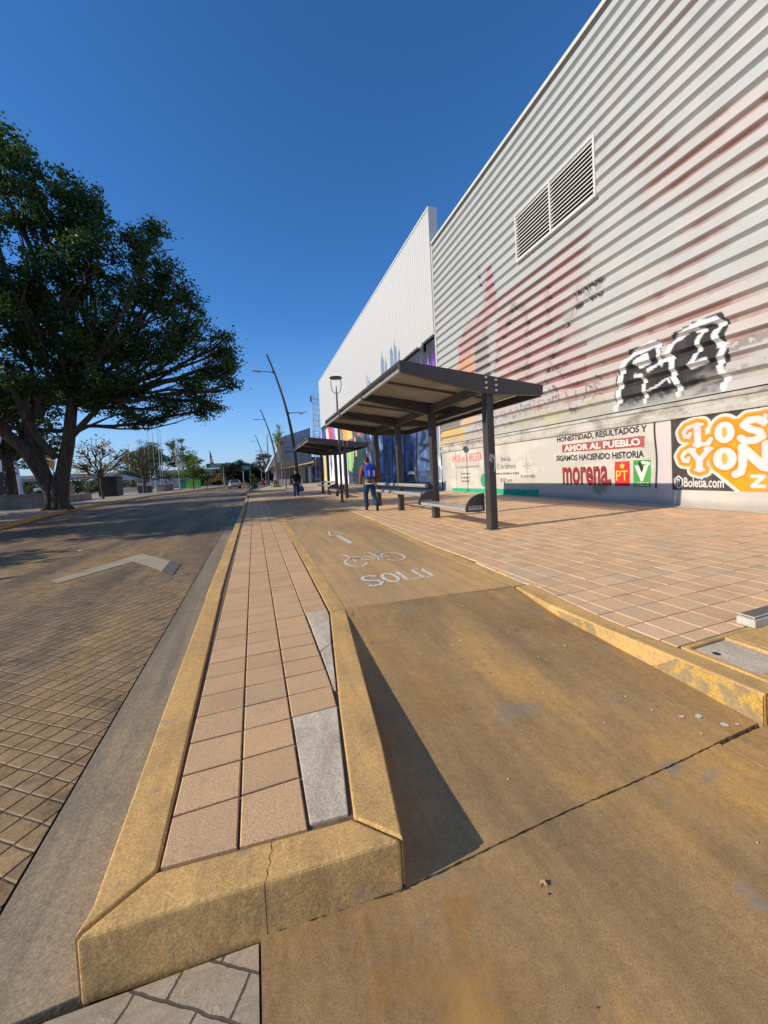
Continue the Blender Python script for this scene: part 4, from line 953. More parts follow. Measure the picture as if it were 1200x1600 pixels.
# ------------------------------------------------------------------ bus shelters
SX, SY = 4.30, 6.15
def shelter(loc, label):
    t = thing('bus_shelter', label, 'bus shelter', loc, 0, 'bus shelters along the pavement')
    L = 7.30; P = [.13, 2.56, 4.98, 7.40-.16]
    # local x: street side negative; roof section
    def zt(x): return float(np.interp(x, [-1.83, -.12, .12, 1.22], [3.13, 2.86, 2.82, 2.80]))
    top = [(-1.83, 3.13), (1.26, 2.74)]
    def ztop(x): return 3.13+(2.74-3.13)*(x+1.83)/3.09
    # end beams / rafters: tapered plates
    prof = [(-1.83, 2.94), (-.12, 2.60), (.12, 2.58), (1.22, 2.60), (1.24, 2.80), (-1.83, 3.13)]
    for i, y in enumerate(P):
        yy = (0, .10) if i == 0 else ((y-.05, y+.05) if i < 3 else (L-.10, L))
        k = MB(); k.prism(prof if i in (0, 3) else [(-1.76, 2.93), (-.10, 2.60), (.10, 2.60), (1.16, 2.64), (1.16, 2.76), (-1.76, 3.08)], yy[0], yy[1], 'y')
        rf = k.build('rafter', m_char, t, bevel=.006)
        if i == 0:
            for (bx, bz) in ((-.10, 2.90), (-.10, 2.80), (-.10, 2.70), (.12, 2.86), (.12, 2.76), (.12, 2.66)):
                k = MB(); k.tube([(bx, -.018, bz), (bx, .0, bz)], .022, 10); k.build('bolt', m_bolt, rf)
        else:
            for bz in (2.66, 2.74, 2.82):
                k = MB(); k.tube([(-.02, yy[0]-.016, bz), (-.02, yy[0], bz)], .017, 8); k.build('bolt', m_bolt, rf)
    k = MB(); k.prism([(-1.80, 3.105), (1.20, 2.75), (1.20, 2.765), (-1.80, 3.120)], .11, L-.11, 'y'); k.build('roof_sheet', m_poly, t)
    k = MB(); k.b2(-1.83, -1.79, .101, L-.101, 3.06, 3.125); k.build('front_flashing', m_char, t)
    k = MB(); k.b2(1.19, 1.26, .101, L-.101, 2.58, 2.74); k.build('rear_gutter', m_char, t)
    k = MB()
    seg = [.05, 2.35, 2.45, 4.8, 4.9, L-.05]
    for a, b in ((.04, 2.42), (2.46, 4.86), (4.90, L-.04)): k.tube([(-1.80, a, 2.965), (-1.80, b, 2.965)], .038, 10)
    k.build('front_gutter_pipe', m_alu, t, smooth=True)
    k = MB()
    for y in (2.44, 4.88):
        k = MB(); k.tube([(-1.80, y-.05, 2.965), (-1.80, y+.05, 2.965)], .05, 10); k.build('pipe_collar', m_char, t, smooth=True)
    for y in (1.3, 3.75, 6.1):
        k = MB(); k.prism([(-1.74, 3.05), (.95, 2.735), (.95, 2.775), (-1.74, 3.095)], y-.03, y+.03, 'y'); k.build('purlin', m_charl, t)
    k = MB(); ye = [.12]+[x*.6+.4 for x in range(12)]; ye = [y for y in ye if y < L-.12]+[L-.12]
    for y0_, y1_ in zip(ye[:-1], ye[1:]): k.b2(-.02, .02, y0_, y1_, 2.66, 2.86)
    for y in ye[1:-1]: k.b2(-.028, -.0205, y-.012, y+.012, 2.665, 2.855)
    k.build('ridge_beam', m_charl, t)
    k = MB(); k.b2(.42, .60, .9, 3.6, 2.52, 2.64); k.build('light_box', m_char, t, bevel=.01)
    for i, y in enumerate(P):
        k = MB()
        k.b2(-.075, -.062, y-.085, y+.085, 0, 2.62); k.b2(.062, .075, y-.085, y+.085, 0, 2.62); k.b2(-.0615, .0615, y-.012, y+.012, 0, 2.62)
        k.b2(-.0615, .0615, y-.075, y-.065, 0, 2.615)
        po = k.build('post', m_char, t, bevel=.003)
        k = MB(); k.b2(-.12, .12, y-.11, y+.11, 0.003, .015); k.build('base_plate', m_charl, po)
    # bench: flat seat in first bay, lean rails in the others
    k = MB(); k.b2(-.46, -.09, .30, 2.44, .395, .435); k.b2(-.47, -.44, .30, 2.44, .375, .43); k.build('seat', m_alu, t, bevel=.008)
    def bracket(y, nm):
        q = [(-.50, .36)]+[(-.08-.42*math.cos(R(a)), .40+.31*math.sin(R(a))) for a in range(0, 91, 10)]+[(-.08, .36)]
        k = MB(); k.prism(q, y-.02, y+.02, 'y'); b_ = k.build('bracket', m_char, t, bevel=.004)
        k = MB(); rr = random.Random(3)
        for (z, w_, h) in ((.46, .020, .010), (.415, .032, .024)):
            x = -.44
            while x < -.13:
                k.b2(x, x+w_*.8, y-.024, y-.0205, z-h*rr.uniform(.6, 1), z+h*rr.uniform(.6, 1)); x += w_*rr.uniform(1.0, 1.4)
        k.build('white_marking', m_wp, b_)
    bracket(.26, 'a'); bracket(2.50, 'b')
    for (z, x) in ((.82, -.20), (.60, -.34)):
        for a, b in ((2.62, 4.55), (4.62, 4.78), (5.0, 7.1)):
            k = MB(); k.tube([(x, a, z), (x, b, z)], .050, 12); k.build('lean_rail', m_alu, t, smooth=True)
        k = MB(); k.tube([(x, 2.5, z), (x, 7.15, z)], .034, 10)
        for y in (2.56, 4.98, 7.12): k.b2(x, -.06, y-.02, y+.02, z-.03, z+.03)
        k.build('rail_core', m_char, t)
    return t
sh1 = shelter((SX, SY, 0), 'near charcoal bus shelter with sloped roof and four posts, beside the man in blue')
# spray scribble on the first post
k = MB(); z = -.0775
def scr(pts, w=.010):
    for a, b in zip(pts[:-1], pts[1:]):
        a = Vector(a); b = Vector(b); d = (b-a).normalized(); n_ = Vector((-d.y, d.x))*w
        k.add([(p.x, .13-.0765-.0105, p.y) for p in (a+n_, a-n_, b-n_, b+n_)], [(0, 1, 2, 3)])
scr([(-.05, 1.32), (-.055, 1.42), (-.03, 1.46), (-.015, 1.40), (-.03, 1.33), (.0, 1.30)]); scr([(.01, 1.46), (.02, 1.34), (.045, 1.46), (.05, 1.22), (.035, 1.12)])
k.build('spray_scribble', m_wp, sh1)
# copy of the whole shelter without the scribble
sh2 = shelter((4.42, 18.92, 0), 'far charcoal bus shelter standing behind the slim round lamp post')

# ------------------------------------------------------------------ lamps
def ped_lamp(loc, label):
    t = thing('pedestrian_lamp', label, 'street lamp', loc, 0, 'slim pavement lamps')
    k = MB(); k.tube([(0, 0, 0), (0, 0, 2.2), (0, 0, 4.75)], [.055, .048, .036], 12); p = k.build('pole', m_char, t, smooth=True)
    k = MB(); k.lathe([(.15, .0), (.15, .02), (.075, .03), (.07, .10)], n=14); k.build('base_flange', m_charl, p)
    k = MB()
    for s in (-1, 1):
        pts = [(0, 0, 4.72)]+[(s*.215*math.sin(a)**.8, 0, 4.74+.60*(1-math.cos(a))*.5*1.0+.0) for a in [i*PI/2/8 for i in range(1, 9)]]+[(s*.225, 0, 5.2), (s*.20, 0, 5.38)]
        k.tube(pts, .015, 6)
    k.tube([(0, 0, 4.7), (0, 0, 5.05)], [.03, .018], 8); k.build('yoke', m_char, t, smooth=True)
    k = MB(); k.lathe([(.05, 5.36), (.255, 5.37), (.275, 5.40), (.26, 5.43), (.16, 5.455), (.05, 5.47)], n=24); h = k.build('lamp_head', m_char, t, smooth=True)
    k = MB(); k.lathe([(.10, 5.335), (.12, 5.36), (.02, 5.362)], n=16); k.build('diffuser', m_alu, h)
    return t
ped_lamp((3.58, 16.39, 0), 'slim round-headed lamp post between the two bus shelters')
ped_lamp((3.22, 42.1, 0), 'slim round-headed lamp post farther off, left of the man in black')
k = MB(); k.ball((0, 0, .05), (.07, .05, .05), 8, 6); tag(k.build('white_stone', m_grey, loc=(3.42, 16.2, -.02), smooth=True), 'small pale stone beside the foot of the slim lamp post', 'stone')

def street_light(loc, label, sc_=1.0):
    t = thing('street_light', label, 'street light', loc, 0, 'tall curved street lights')
    t.scale = (sc_,)*3
    pts = []
    for i in range(17):
        z = 11.2*i/16; u = max(0, z-1)/10.2; pts.append((-1.86*u**2.1, 0, z))
    k = MB(); k.tube(pts, [.16-.095*(i/16) for i in range(17)], 12); k.build('curved_pole', m_char, t, smooth=True)
    k = MB(); k.b2(-.2, .2, -.2, .2, 0, .03); k.build('base_plate', m_charl, t)
    def px_(z): return -1.86*(max(0, z-1)/10.2)**2.1
    for (z, d, ln, dz) in ((9.8, -1, 1.68, .02), (6.5, 1, 1.60, .10)):
        x0 = px_(z)
        k = MB(); k.tube([(x0, 0, z), (x0+d*ln*.62, 0, z+dz*.6)], [.035, .03], 8); k.tube([(x0-d*.07, 0, z), (x0+d*.14, 0, z)], .085, 8); a = k.build('arm', m_char, t, smooth=True)
        k = MB(); x1 = x0+d*ln*.60; x2 = x0+d*ln
        k.prism([(x1, z-.02), (x1+d*.14, z-.09), (x1+d*.26, z-.075), (x1+d*.3, z-.02+dz*.5), (x2, z+dz-.01), (x2, z+dz+.035), (x1+d*.2, z+.075), (x1, z+.05)], -.11, .11, 'y')
        k.build('luminaire', m_alu, a, bevel=.015)
    return t
street_light((3.42, 32.5, 0), 'nearest and tallest curved street light with two arms, rising behind the man in black')
street_light((3.35, 58.5, 0), 'second curved street light with two arms, left of the nearest one')
street_light((2.75, 92, 0), 'third curved street light, the small distant one next to a straight pole')
k = MB(); k.tube([(0, 0, 0), (.12, 0, 6), (.15, 0, 10.6)], [.16, .12, .07], 10); tag(k.build('steel_pole', m_char, loc=(3.0, 85, 0), smooth=True), 'straight bare dark pole right of the third street light', 'pole')
t = thing('utility_pole', 'grey utility pole with cross arms far down the street', 'utility pole', (2.1, 110, 0))
k = MB(); k.tube([(0, 0, 0), (-.1, 0, 8.9)], [.16, .10], 8); k.build('pole', m_grey, t)
for z, w in ((8.7, 1.6), (7.6, 1.5), (6.6, 1.2)):
    k = MB(); k.b2(-1.0*w/1.2, w*.55, -.06, .06, z, z+.12)
    for x in (-.9, -.4, .5): k.tube([(x*w/1.3, 0, z+.1), (x*w/1.3, 0, z+.32)], .05, 6)
    k.build('cross_arm', m_grey, t)

# ------------------------------------------------------------------ people
def skin(verts, edges, radii, sub=2, root=0):
    me = bpy.data.meshes.new('sk'); me.from_pydata(verts, edges, []); o = bpy.data.objects.new('sk', me); col.objects.link(o)
    o.modifiers.new('s', 'SKIN'); o.modifiers.new('u', 'SUBSURF').levels = sub
    for i, r in enumerate(radii):
        d = me.skin_vertices[0].data[i]; d.radius = (r, r) if not hasattr(r, '__len__') else r; d.use_root = (i == root)
    dg = bpy.context.evaluated_depsgraph_get(); m2 = bpy.data.meshes.new_from_object(o.evaluated_get(dg)); bpy.data.objects.remove(o)
    v = [tuple(p.co) for p in m2.vertices]; f = [tuple(p.vertices) for p in m2.polygons]; bpy.data.meshes.remove(m2)
    return v, f
def chain(mb, pts, radii, sub=2, mi=0):
    v, f = skin(pts, [(i, i+1) for i in range(len(pts)-1)], radii, sub); mb.add(v, f, mi)
m_skin = simple('brown_skin', (.34, .17, .10), .55, 0, .08, 20, .05); m_hair = simple('black_hair', (.012, .009, .008), .6, 0, .3, 60, .4)
m_eye = simple('dark_eye', (.02, .015, .012), .2, 0, 0, 5, 0); m_lip = simple('lip', (.30, .11, .08), .5, 0, .05, 10, 0)
def cloth(name, c, var=.16): return simple(name, c, .85, 0, var, 9, .35, .15)
m_rust = cloth('rust_jacket_cloth', (.19, .068, .038)); m_blue = cloth('royal_blue_nylon', (.025, .06, .40)); m_jean = cloth('blue_denim', (.022, .045, .10), .4)
m_shoe = cloth('dark_shoe', (.02, .02, .02)); m_whitec = cloth('white_shirt_cloth', (.6, .6, .6)); m_blackc = cloth('black_jacket_cloth', (.011, .011, .013)); m_bag = cloth('blue_bag_plastic', (.03, .12, .26)); m_strap = cloth('pale_strap', (.45, .44, .40))
m_shoel = cloth('pale_shoe', (.45, .40, .38)); m_pink = cloth('lilac_shirt', (.28, .20, .34)); m_redc = cloth('red_shirt', (.4, .05, .05)); m_hiv = cloth('lime_vest', (.35, .6, .12)); m_darkt = cloth('dark_trousers', (.02, .022, .03))
def person(label, loc, rz, J, top_m, leg_m, shoe_m, hgt=1.73, group=None, hair=True, face=True):
    """J: joints (x right, y forward, z up) for a 1.73 m body"""
    t = thing('person', label, 'person', loc, rz, group); s_ = hgt/1.73; t.scale = (s_,)*3
    b = MB()
    pel, chest, neck = J['pel'], J['chest'], J['neck']
    V = [pel, tuple((Vector(pel)+Vector(chest))/2), chest, neck]; Rr = [(.15, .11), (.135, .105), (.165, .115), (.055, .055)]
    E_ = [(0, 1), (1, 2), (2, 3)]
    for s in ('l', 'r'):
        sh, el, wr = J['sh'+s], J['el'+s], J['wr'+s]; o = len(V)
        V += [sh, el, wr]; Rr += [(.062, .062), (.045, .045), (.030, .026)]; E_ += [(2, o), (o, o+1), (o+1, o+2)]
        hp, kn, an = J['hp'+s], J['kn'+s], J['an'+s]; o = len(V)
        V += [hp, kn, an]; Rr += [(.088, .09), (.058, .06), (.040, .042)]; E_ += [(0, o), (o, o+1), (o+1, o+2)]
    v, f = skin(V, E_, Rr, 2); b.add(v, f)
    hd = Vector(J['head']); fw = Vector(J.get('look', (0, 1, 0))).normalized(); rt = fw.cross(Vector((0, 0, 1))).normalized(); up = rt.cross(fw)
    M = Matrix((rt, fw, up)).transposed()
    b.ball(hd, (.076, .097, .115), 18, 14, M=M); b.ball(hd+M @ Vector((0, .028, -.055)), (.056, .066, .062), 14, 10, M=M)
    b.tube([Vector(neck)-Vector((0, 0, .04)), hd-Vector((0, 0, .06))], [.062, .055], 12)
    b.prism  # nose, ears, eyes, mouth
    b.ball(hd+M @ Vector((0, .098, -.02)), (.014, .02, .022), 8, 6, M=M)
    for s in (-1, 1): b.ball(hd+M @ Vector((s*.078, -.005, -.012)), (.011, .022, .032), 8, 6, M=M)
    for s in (-1, 1): b.ball(hd+M @ Vector((s*.031, .083, .006)), (.012, .009, .008), 8, 6, mi=1, M=M)
    b.ball(hd+M @ Vector((0, .088, -.062)), (.024, .008, .007), 8, 6, mi=2, M=M)
    # hands
    for s, sg in (('l', -1), ('r', 1)):
        wr, el = Vector(J['wr'+s]), Vector(J['el'+s]); d = (wr-el).normalized(); fwd = Vector((0, 1, 0)); fwd = (fwd-d*fwd.dot(d)).normalized(); sd = d.cross(fwd)
        palm = wr+d*.055; chain(b, [wr, wr+d*.045, wr+d*.085], [(.022, .028), (.020, .040), (.016, .038)], 2)
        for q in range(4):
            base = wr+d*.085+fwd*(.030-.020*q); ln = (.062, .072, .067, .052)[q]; cu = sd*(-sg)
            chain(b, [base, base+d*ln*.45+cu*.008, base+d*ln*.75+cu*.022, base+d*ln*.88+cu*.042], [.0095, .009, .0085, .007], 1)
        tb = wr+d*.03+fwd*.03; chain(b, [tb, tb+d*.03+fwd*.028, tb+d*.062+fwd*.030], [.012, .010, .008], 1)
    body = b.build('body', [m_skin, m_eye, m_lip], t, smooth=True)
    # trousers
    V = [pel, tuple(Vector(pel)+Vector((0, 0, .10)))]; Rr = [(.165, .125), (.155, .115)]; E_ = [(0, 1)]
    for s in ('l', 'r'):
        hp, kn, an = Vector(J['hp'+s]), Vector(J['kn'+s]), Vector(J['an'+s]); o = len(V)
        V += [tuple(hp), tuple((hp+kn)/2), tuple(kn), tuple((kn+an)/2), tuple(an+Vector((0, 0, -.01)))]; Rr += [(.105, .11), (.092, .098), (.075, .08), (.072, .076), (.074, .078)]; E_ += [(0, o)]+[(o+i, o+i+1) for i in range(4)]
    v, f = skin(V, E_, Rr, 2); k = MB(); k.add(v, f); k.build('trousers', leg_m, t, smooth=True)
    # jacket
    V = [tuple(Vector(pel)+Vector((0, 0, -.03))), tuple((Vector(pel)+Vector(chest))/2+Vector((0, 0, .03))), chest, tuple(Vector(neck)-Vector((0, 0, .05)))]; Rr = [(.175, .135), (.165, .130), (.185, .135), (.085, .08)]; E_ = [(0, 1), (1, 2), (2, 3)]
    for s in ('l', 'r'):
        sh, el, wr = Vector(J['sh'+s]), Vector(J['el'+s]), Vector(J['wr'+s]); o = len(V)
        V += [tuple(sh), tuple((sh+el)/2), tuple(el), tuple((el+wr)/2), tuple(wr)]; Rr += [(.085, .085), (.074, .074), (.066, .066), (.058, .058), (.050, .048)]; E_ += [(2, o)]+[(o+i, o+i+1) for i in range(4)]
    v, f = skin(V, E_, Rr, 2); k = MB(); k.add(v, f); jk = k.build('jacket', top_m, t, smooth=True)
    if hair:
        k = MB(); k.ball(hd+M @ Vector((0, -.012, .022)), (.083, .098, .108), 18, 14, M=M)
        # keep only the upper/back part
        nv = [Vector(p) for p in k.v]; keep = []
        for q, fc in enumerate(k.f):
            c = sum((nv[i] for i in fc), Vector())/len(fc); lc = M.transposed() @ (c-hd)
            if lc.z > .045-.4*(lc.y+.02) if lc.y > -.0 else lc.z > -.055: keep.append(fc)
        k.f = keep; k.m = [0]*len(keep); k.build('hair', m_hair, t, smooth=True)
    for s in ('l', 'r'):
        an = Vector(J['an'+s]); d = Vector(J.get('ft'+s, (0, 1, 0))).normalized(); heel = an+Vector((0, 0, -.045))-d*.05
        k = MB(); chain(k, [heel, an+Vector((0, 0, -.035))+d*.03, an-Vector((0, 0, .055))+d*.12+Vector((0, 0, 0)), an-Vector((0, 0, .06))+d*.18], [(.045, .045), (.05, .05), (.043, .034), (.030, .022)], 2)
        k.build('shoe', shoe_m, t, smooth=True)
    return t
walk_away = dict(pel=(0, 0, .93), chest=(0, .02, 1.30), neck=(-.01, .05, 1.49), head=(-.035, .10, 1.615), look=(-.25, 1, -.15),
    shl=(-.20, .02, 1.40), ell=(-.275, -.02, 1.13), wrl=(-.29, .03, .87), shr=(.20, .02, 1.40), elr=(.265, .0, 1.14), wrr=(.255, .10, .90),
    hpl=(-.10, .01, .88), knl=(-.115, .10, .50), anl=(-.10, .10, .105), hpr=(.10, 0, .88), knr=(.135, .06, .49), anr=(.17, -.22, .185), ftl=(0, 1, -.02), ftr=(.1, .5, -.85))
t = person('man walking away in a rust brown jacket, jeans and a blue backpack beside the shelter', (3.47, 11.72, 0), R(-3), walk_away, m_rust, m_jean, m_shoe)
k = MB(); q_ = 1
chain(k, [(0, -.02, 1.00), (0, -.03, 1.01)], [.17, .17], 0) if False else None
k.v = []; k.f = []; k.m = []
v, f = skin([(0, .0, .845), (0, .0, .905)], [(0, 1)], [(.205, .165), (.200, .16)], 2); k.add(v, f); k.build('shirt_hem', m_whitec, t, smooth=True)
# backpack: held thing of its own
bp = thing('backpack', 'royal blue backpack with two pale straps worn by the man in the rust jacket', 'backpack', (3.47, 11.72, 0), R(-3))
k = MB(); k.prism([(-.165, 1.06), (.165, 1.06), (.18, 1.2), (.17, 1.40), (.11, 1.50), (-.11, 1.50), (-.17, 1.40), (-.18, 1.2)], -.26, -.115, 'y'); pk = k.build('pack', m_blue, bp, bevel=.035, smooth=True)
k = MB(); k.prism([(-.155, 1.09), (.155, 1.09), (.15, 1.29), (-.15, 1.29)], -.315, -.262, 'y'); k.build('front_pocket', cloth('bright_blue_nylon', (.03, .12, .55)), bp, bevel=.02, smooth=True)
for x in (-.07, .09):
    k = MB(); k.prism([(x-.02, 1.12), (x+.02, 1.12), (x+.015, 1.30), (x-.025, 1.30)], -.328, -.318, 'y'); k.build('pale_strap', m_strap, bp)
for s in (-1, 1):
    k = MB(); k.tube([(s*.12, -.12, 1.46), (s*.125, -.02, 1.535), (s*.12, .09, 1.46), (s*.13, .15, 1.30), (s*.16, .06, 1.15), (s*.16, -.12, 1.10)], .022, 8); k.build('shoulder_strap', m_blue, bp, smooth=True)
stand = dict(pel=(0, 0, .93), chest=(0, .0, 1.30), neck=(0, .02, 1.49), head=(0, .05, 1.615), look=(0, 1, -.1),
    shl=(-.21, 0, 1.40), ell=(-.28, -.03, 1.13), wrl=(-.25, .05, .88), shr=(.21, 0, 1.40), elr=(.28, -.02, 1.14), wrr=(.25, .06, .90),
    hpl=(-.095, 0, .88), knl=(-.10, .05, .50), anl=(-.10, -.10, .115), hpr=(.095, 0, .88), knr=(.10, .10, .50), anr=(.11, .13, .095), ftl=(0, 1, -.05), ftr=(0, 1, 0))
person('man in a black jacket and jeans walking towards the camera with a blue bag', (2.28, 22.7, 0), R(180), stand, m_blackc, m_jean, m_shoel, 1.63)
t = thing('shopping_bag', 'blue plastic bag hanging from the hand of the man in black', 'bag', (2.56, 22.68, 0))
k = MB(); k.prism([(-.13, .34), (.15, .36), (.17, .55), (.06, .70), (-.04, .70), (-.14, .55)], -.06, .06, 'y'); k.build('bag_body', m_bag, t, bevel=.03, smooth=True)
k = MB(); k.tube([(-.04, 0, .69), (-.02, 0, .80), (.01, 0, .83), (.04, 0, .80), (.05, 0, .69)], .010, 6); k.build('handle', m_bag, t)
person('distant person in a lilac top standing by the planter wall', (3.0, 58.0, 0), R(160), stand, m_pink, m_darkt, m_shoe, 1.66)
person('distant person in lime safety vest by the far glass building', (12.0, 82, 0), R(90), stand, m_hiv, m_darkt, m_shoe, 1.7)
sit = dict(stand); sit.update(pel=(0, 0, .52), chest=(0, .02, .88), neck=(0, .05, 1.07), head=(0, .08, 1.195), shl=(-.2, .02, .98), ell=(-.26, .1, .72), wrl=(-.18, .3, .62), shr=(.2, .02, .98), elr=(.26, .1, .72), wrr=(.18, .3, .62),
    hpl=(-.1, .05, .50), knl=(-.12, .45, .52), anl=(-.11, .42, .105), hpr=(.1, .05, .50), knr=(.12, .45, .52), anr=(.11, .44, .105))
person('distant person in a red shirt sitting on a stool beside the kerb', (1.46, 69.0, 0), R(200), sit, m_redc, m_darkt, m_shoe, 1.7)
k = MB(); k.b2(-.2, .2, -.2, .2, .40, .44)
for x in (-.17, .17):
    for y in (-.17, .17): k.b2(x-.02, x+.02, y-.02, y+.02, 0, .40)
tag(k.build('stool', m_char, loc=(1.46, 69.0, 0)), 'dark stool under the distant seated person', 'stool')

# ------------------------------------------------------------------ trees
def leaves(name, lobes, mat, parent, dens=1.0, size=.16, clump=.55, per=46, seed=1, shell=.55, flat=1.0):
    """lobes: (x,y,z,rx,ry,rz); small leaf quads in clumps through the crown volume"""
    rg = np.random.default_rng(seed); P = []; T = []
    for (x, y, z, a, b, c) in lobes:
        n = max(4, int(dens*(a*b+b*c+a*c)*2.6))
        d = rg.normal(size=(n, 3)); d /= np.linalg.norm(d, axis=1)[:, None]
        r = rg.random(n)**shell; cc = np.array([x, y, z])+d*r[:, None]*np.array([a, b, c])
        for q in cc:
            m = int(per*rg.uniform(.5, 1.4)); cr = clump*rg.uniform(.6, 1.35)
            u = rg.normal(size=(m, 3))*cr*np.array([.62, .62, .42*flat]); P.append(q+u); T.append(np.clip(rg.normal(.45, .25)+rg.normal(0, .12, m), 0, 1))
    P = np.concatenate(P); T = np.concatenate(T); n = len(P)
    nrm = rg.normal(size=(n, 3))+np.array([0, 0, .9]); nrm /= np.linalg.norm(nrm, axis=1)[:, None]
    t = np.cross(nrm, rg.normal(size=(n, 3))); t /= np.linalg.norm(t, axis=1)[:, None]; b = np.cross(nrm, t)
    s = size*rg.uniform(.65, 1.35, n)[:, None]
    V = np.stack([P-t*s*.5, P+b*s*.28-t*s*.02-nrm*s*.05, P+t*s*.5-nrm*s*.1, P-b*s*.28-t*s*.02-nrm*s*.05], 1).reshape(-1, 3)
    F = np.arange(n*4).reshape(-1, 4); cols = np.repeat(T, 4)[:, None]*np.ones(3)
    return npmesh(name, V, F, mat, parent, cols=cols)
def limb(mb, a, b, ra, rb, rg, wob=.12, seg=7, up=.15):
    a = Vector(a); b = Vector(b); L = (b-a).length; pts = []
    off = Vector((rg.uniform(-1, 1), rg.uniform(-1, 1), rg.uniform(0, 1)))*L*wob
    for i in range(seg+1):
        t = i/seg; pts.append(a.lerp(b, t)+off*math.sin(PI*t)+Vector((0, 0, -up*L*math.sin(PI*t)*.5))+Vector((rg.uniform(-1, 1), rg.uniform(-1, 1), rg.uniform(-1, 1)))*L*.018*(0 < i < seg))
    mb.tube(pts, [ra+(rb-ra)*(i/seg)**.8 for i in range(seg+1)], 7 if ra > .06 else 5); return pts
def branching(mb, tips, fork, rg, r0=.3, sub=5, twig=.03):
    for (x, y, z, a, b, c) in tips:
        pts = limb(mb, fork, (x, y, z), r0*rg.uniform(.7, 1.1), .07, rg, .14)
        for _ in range(sub):
            p = pts[rg.randint(3, len(pts)-1)]; e = Vector((x+rg.uniform(-a, a)*.9, y+rg.uniform(-b, b)*.9, z+rg.uniform(-c, c)*.85))
            q = limb(mb, p, e, .075, twig*.6, rg, .14, 5)
            for _ in range(2):
                p2 = q[rg.randint(2, 5)]; limb(mb, p2, p2+Vector((rg.uniform(-1, 1)*a*.5, rg.uniform(-1, 1)*b*.5, rg.uniform(-.4, .7)*c*.5)), twig, .010, rg, .12, 4)

# the large fig tree at the left
BT = (-11.1, 28.3, .0)
big = thing('fig_tree', 'huge dark green tree with a forked twisted trunk at the left kerb', 'tree', BT)
def loc_(x, y, z): return (x-BT[0], y-BT[1], z-BT[2])
lobW = [(-12.0, 24.0, 17.0, 2.4, 2.6, 1.5), (-9.4, 24.0, 15.6, 2.2, 2.6, 1.6), (-7.5, 24.5, 15.1, 1.4, 2, 1.1), (-7.45, 24.5, 16.5, .75, 1, .5), (-5.0, 24.5, 14.2, 1.0, 1.8, .8), (-4.2, 24.5, 15.2, .75, 1, .5), (-3.3, 26.5, 12.9, .6, .9, .5), (-1.15, 28.2, 10.9, .55, .9, .5), (-9.6, 24.2, 17.3, .7, 1, .4), (-1.0, 28.5, 7.6, .5, .9, .4), (-2.3, 28, 6.4, .6, 1, .4), (-8.2, 25, 13.2, 2.8, 3, 1.9),
        (-5.2, 26, 12.4, 1.9, 2.6, 1.5), (-3.2, 27.5, 11.0, 1.6, 2.2, 1.3), (-1.5, 28.5, 10.0, 1.25, 1.8, .9), (-2.0, 28.5, 8.6, 1.3, 2, .9), (-3.4, 28, 7.2, 1.4, 2, .9),
        (-5.0, 27.5, 9.4, 2.0, 2.6, 1.5), (-4.9, 28, 6.3, 1.1, 1.8, .7), (-7.6, 27, 10.0, 2.4, 3, 1.9), (-10.8, 26, 11.6, 2.6, 3.2, 2.2), (-13.6, 25, 13.6, 2.6, 3, 2.4), (-13.5, 26, 9.6, 2.6, 3.2, 1.7),
        (-16.2, 26, 11.4, 2.8, 3.2, 2.2), (-15.8, 25, 15.4, 2.6, 3, 2.2), (-10.2, 28, 8.6, 2.2, 2.8, 1.3), (-7.3, 27, 7.4, 1.8, 2.4, .9), (-16, 28, 7.6, 2.6, 3, 1.4), (-12.8, 30, 7.8, 2.4, 3, 1.3), (-9, 31, 10.5, 3, 2.5, 2), (-13, 31, 12, 3, 2.5, 2.4),
        (-2.9, 26.5, 12.2, .8, 1, .6), (-10.6, 23.5, 17.6, 1.2, 1.4, .9), (-4.1, 25.5, 13.3, .9, 1.2, .6), (-.9, 29, 9.3, .7, 1, .6), (-8.4, 28.3, 6.3, 1.5, 2, .6), (-6.5, 28.3, 5.3, 1.3, 1.8, .5), (-10.4, 27.2, 7.2, 1.6, 2, .7), (-13.6, 27.5, 6.4, 1.6, 2, .7), (-3.0, 28, 5.9, .9, 1.4, .5)]
lob = [loc_(*l[:3])+tuple(l[3:]) for l in lobW]
leaves('crown', lob, m_leaf, big, 2.0, .18, .44, 82, 3, .55)
rg_ = random.Random(5); k = MB()
def P_(pts): return [loc_(*p) for p in pts]
# main stems: upright right stem, leaning left stem, back stem
st = [([(-11.0, 28.3, -.05), (-10.95, 28.3, .6), (-10.75, 28.3, 2.0), (-10.3, 28.2, 4.0), (-9.9, 28.0, 6.2), (-9.5, 27.5, 8.6)], [.54, .42, .37, .33, .27, .18]),
      ([(-11.25, 28.3, -.05), (-11.32, 28.3, .9), (-11.65, 28.2, 2.0), (-12.3, 28.0, 3.6), (-13.3, 27.6, 4.9), (-14.6, 27, 6.3), (-15.8, 26.6, 8)], [.40, .36, .34, .32, .28, .23, .15]),
      ([(-11.5, 28.5, 1.6), (-11.9, 28.4, 3.0), (-12.0, 28, 5.0), (-12.2, 27, 8.0)], [.30, .34, .28, .16]),
      ([(-10.9, 28.1, 3.0), (-11.4, 27.8, 3.9), (-11.9, 27.4, 5.2), (-12.1, 26.5, 7.4)], [.18, .20, .17, .10]),
      ([(-10.4, 28.2, 4.0), (-9.3, 28, 5.2), (-8.1, 27.8, 6.5), (-6.4, 27.8, 7.8), (-4.8, 28, 8.8)], [.20, .16, .12, .07, .03]),
      ([(-10.2, 28.2, 4.4), (-9.2, 28.1, 4.9), (-8.0, 28, 5.5), (-6.9, 28, 5.9)], [.11, .08, .05, .02])]
for pts, rr in st: k.tube(P_(pts), rr, 12)
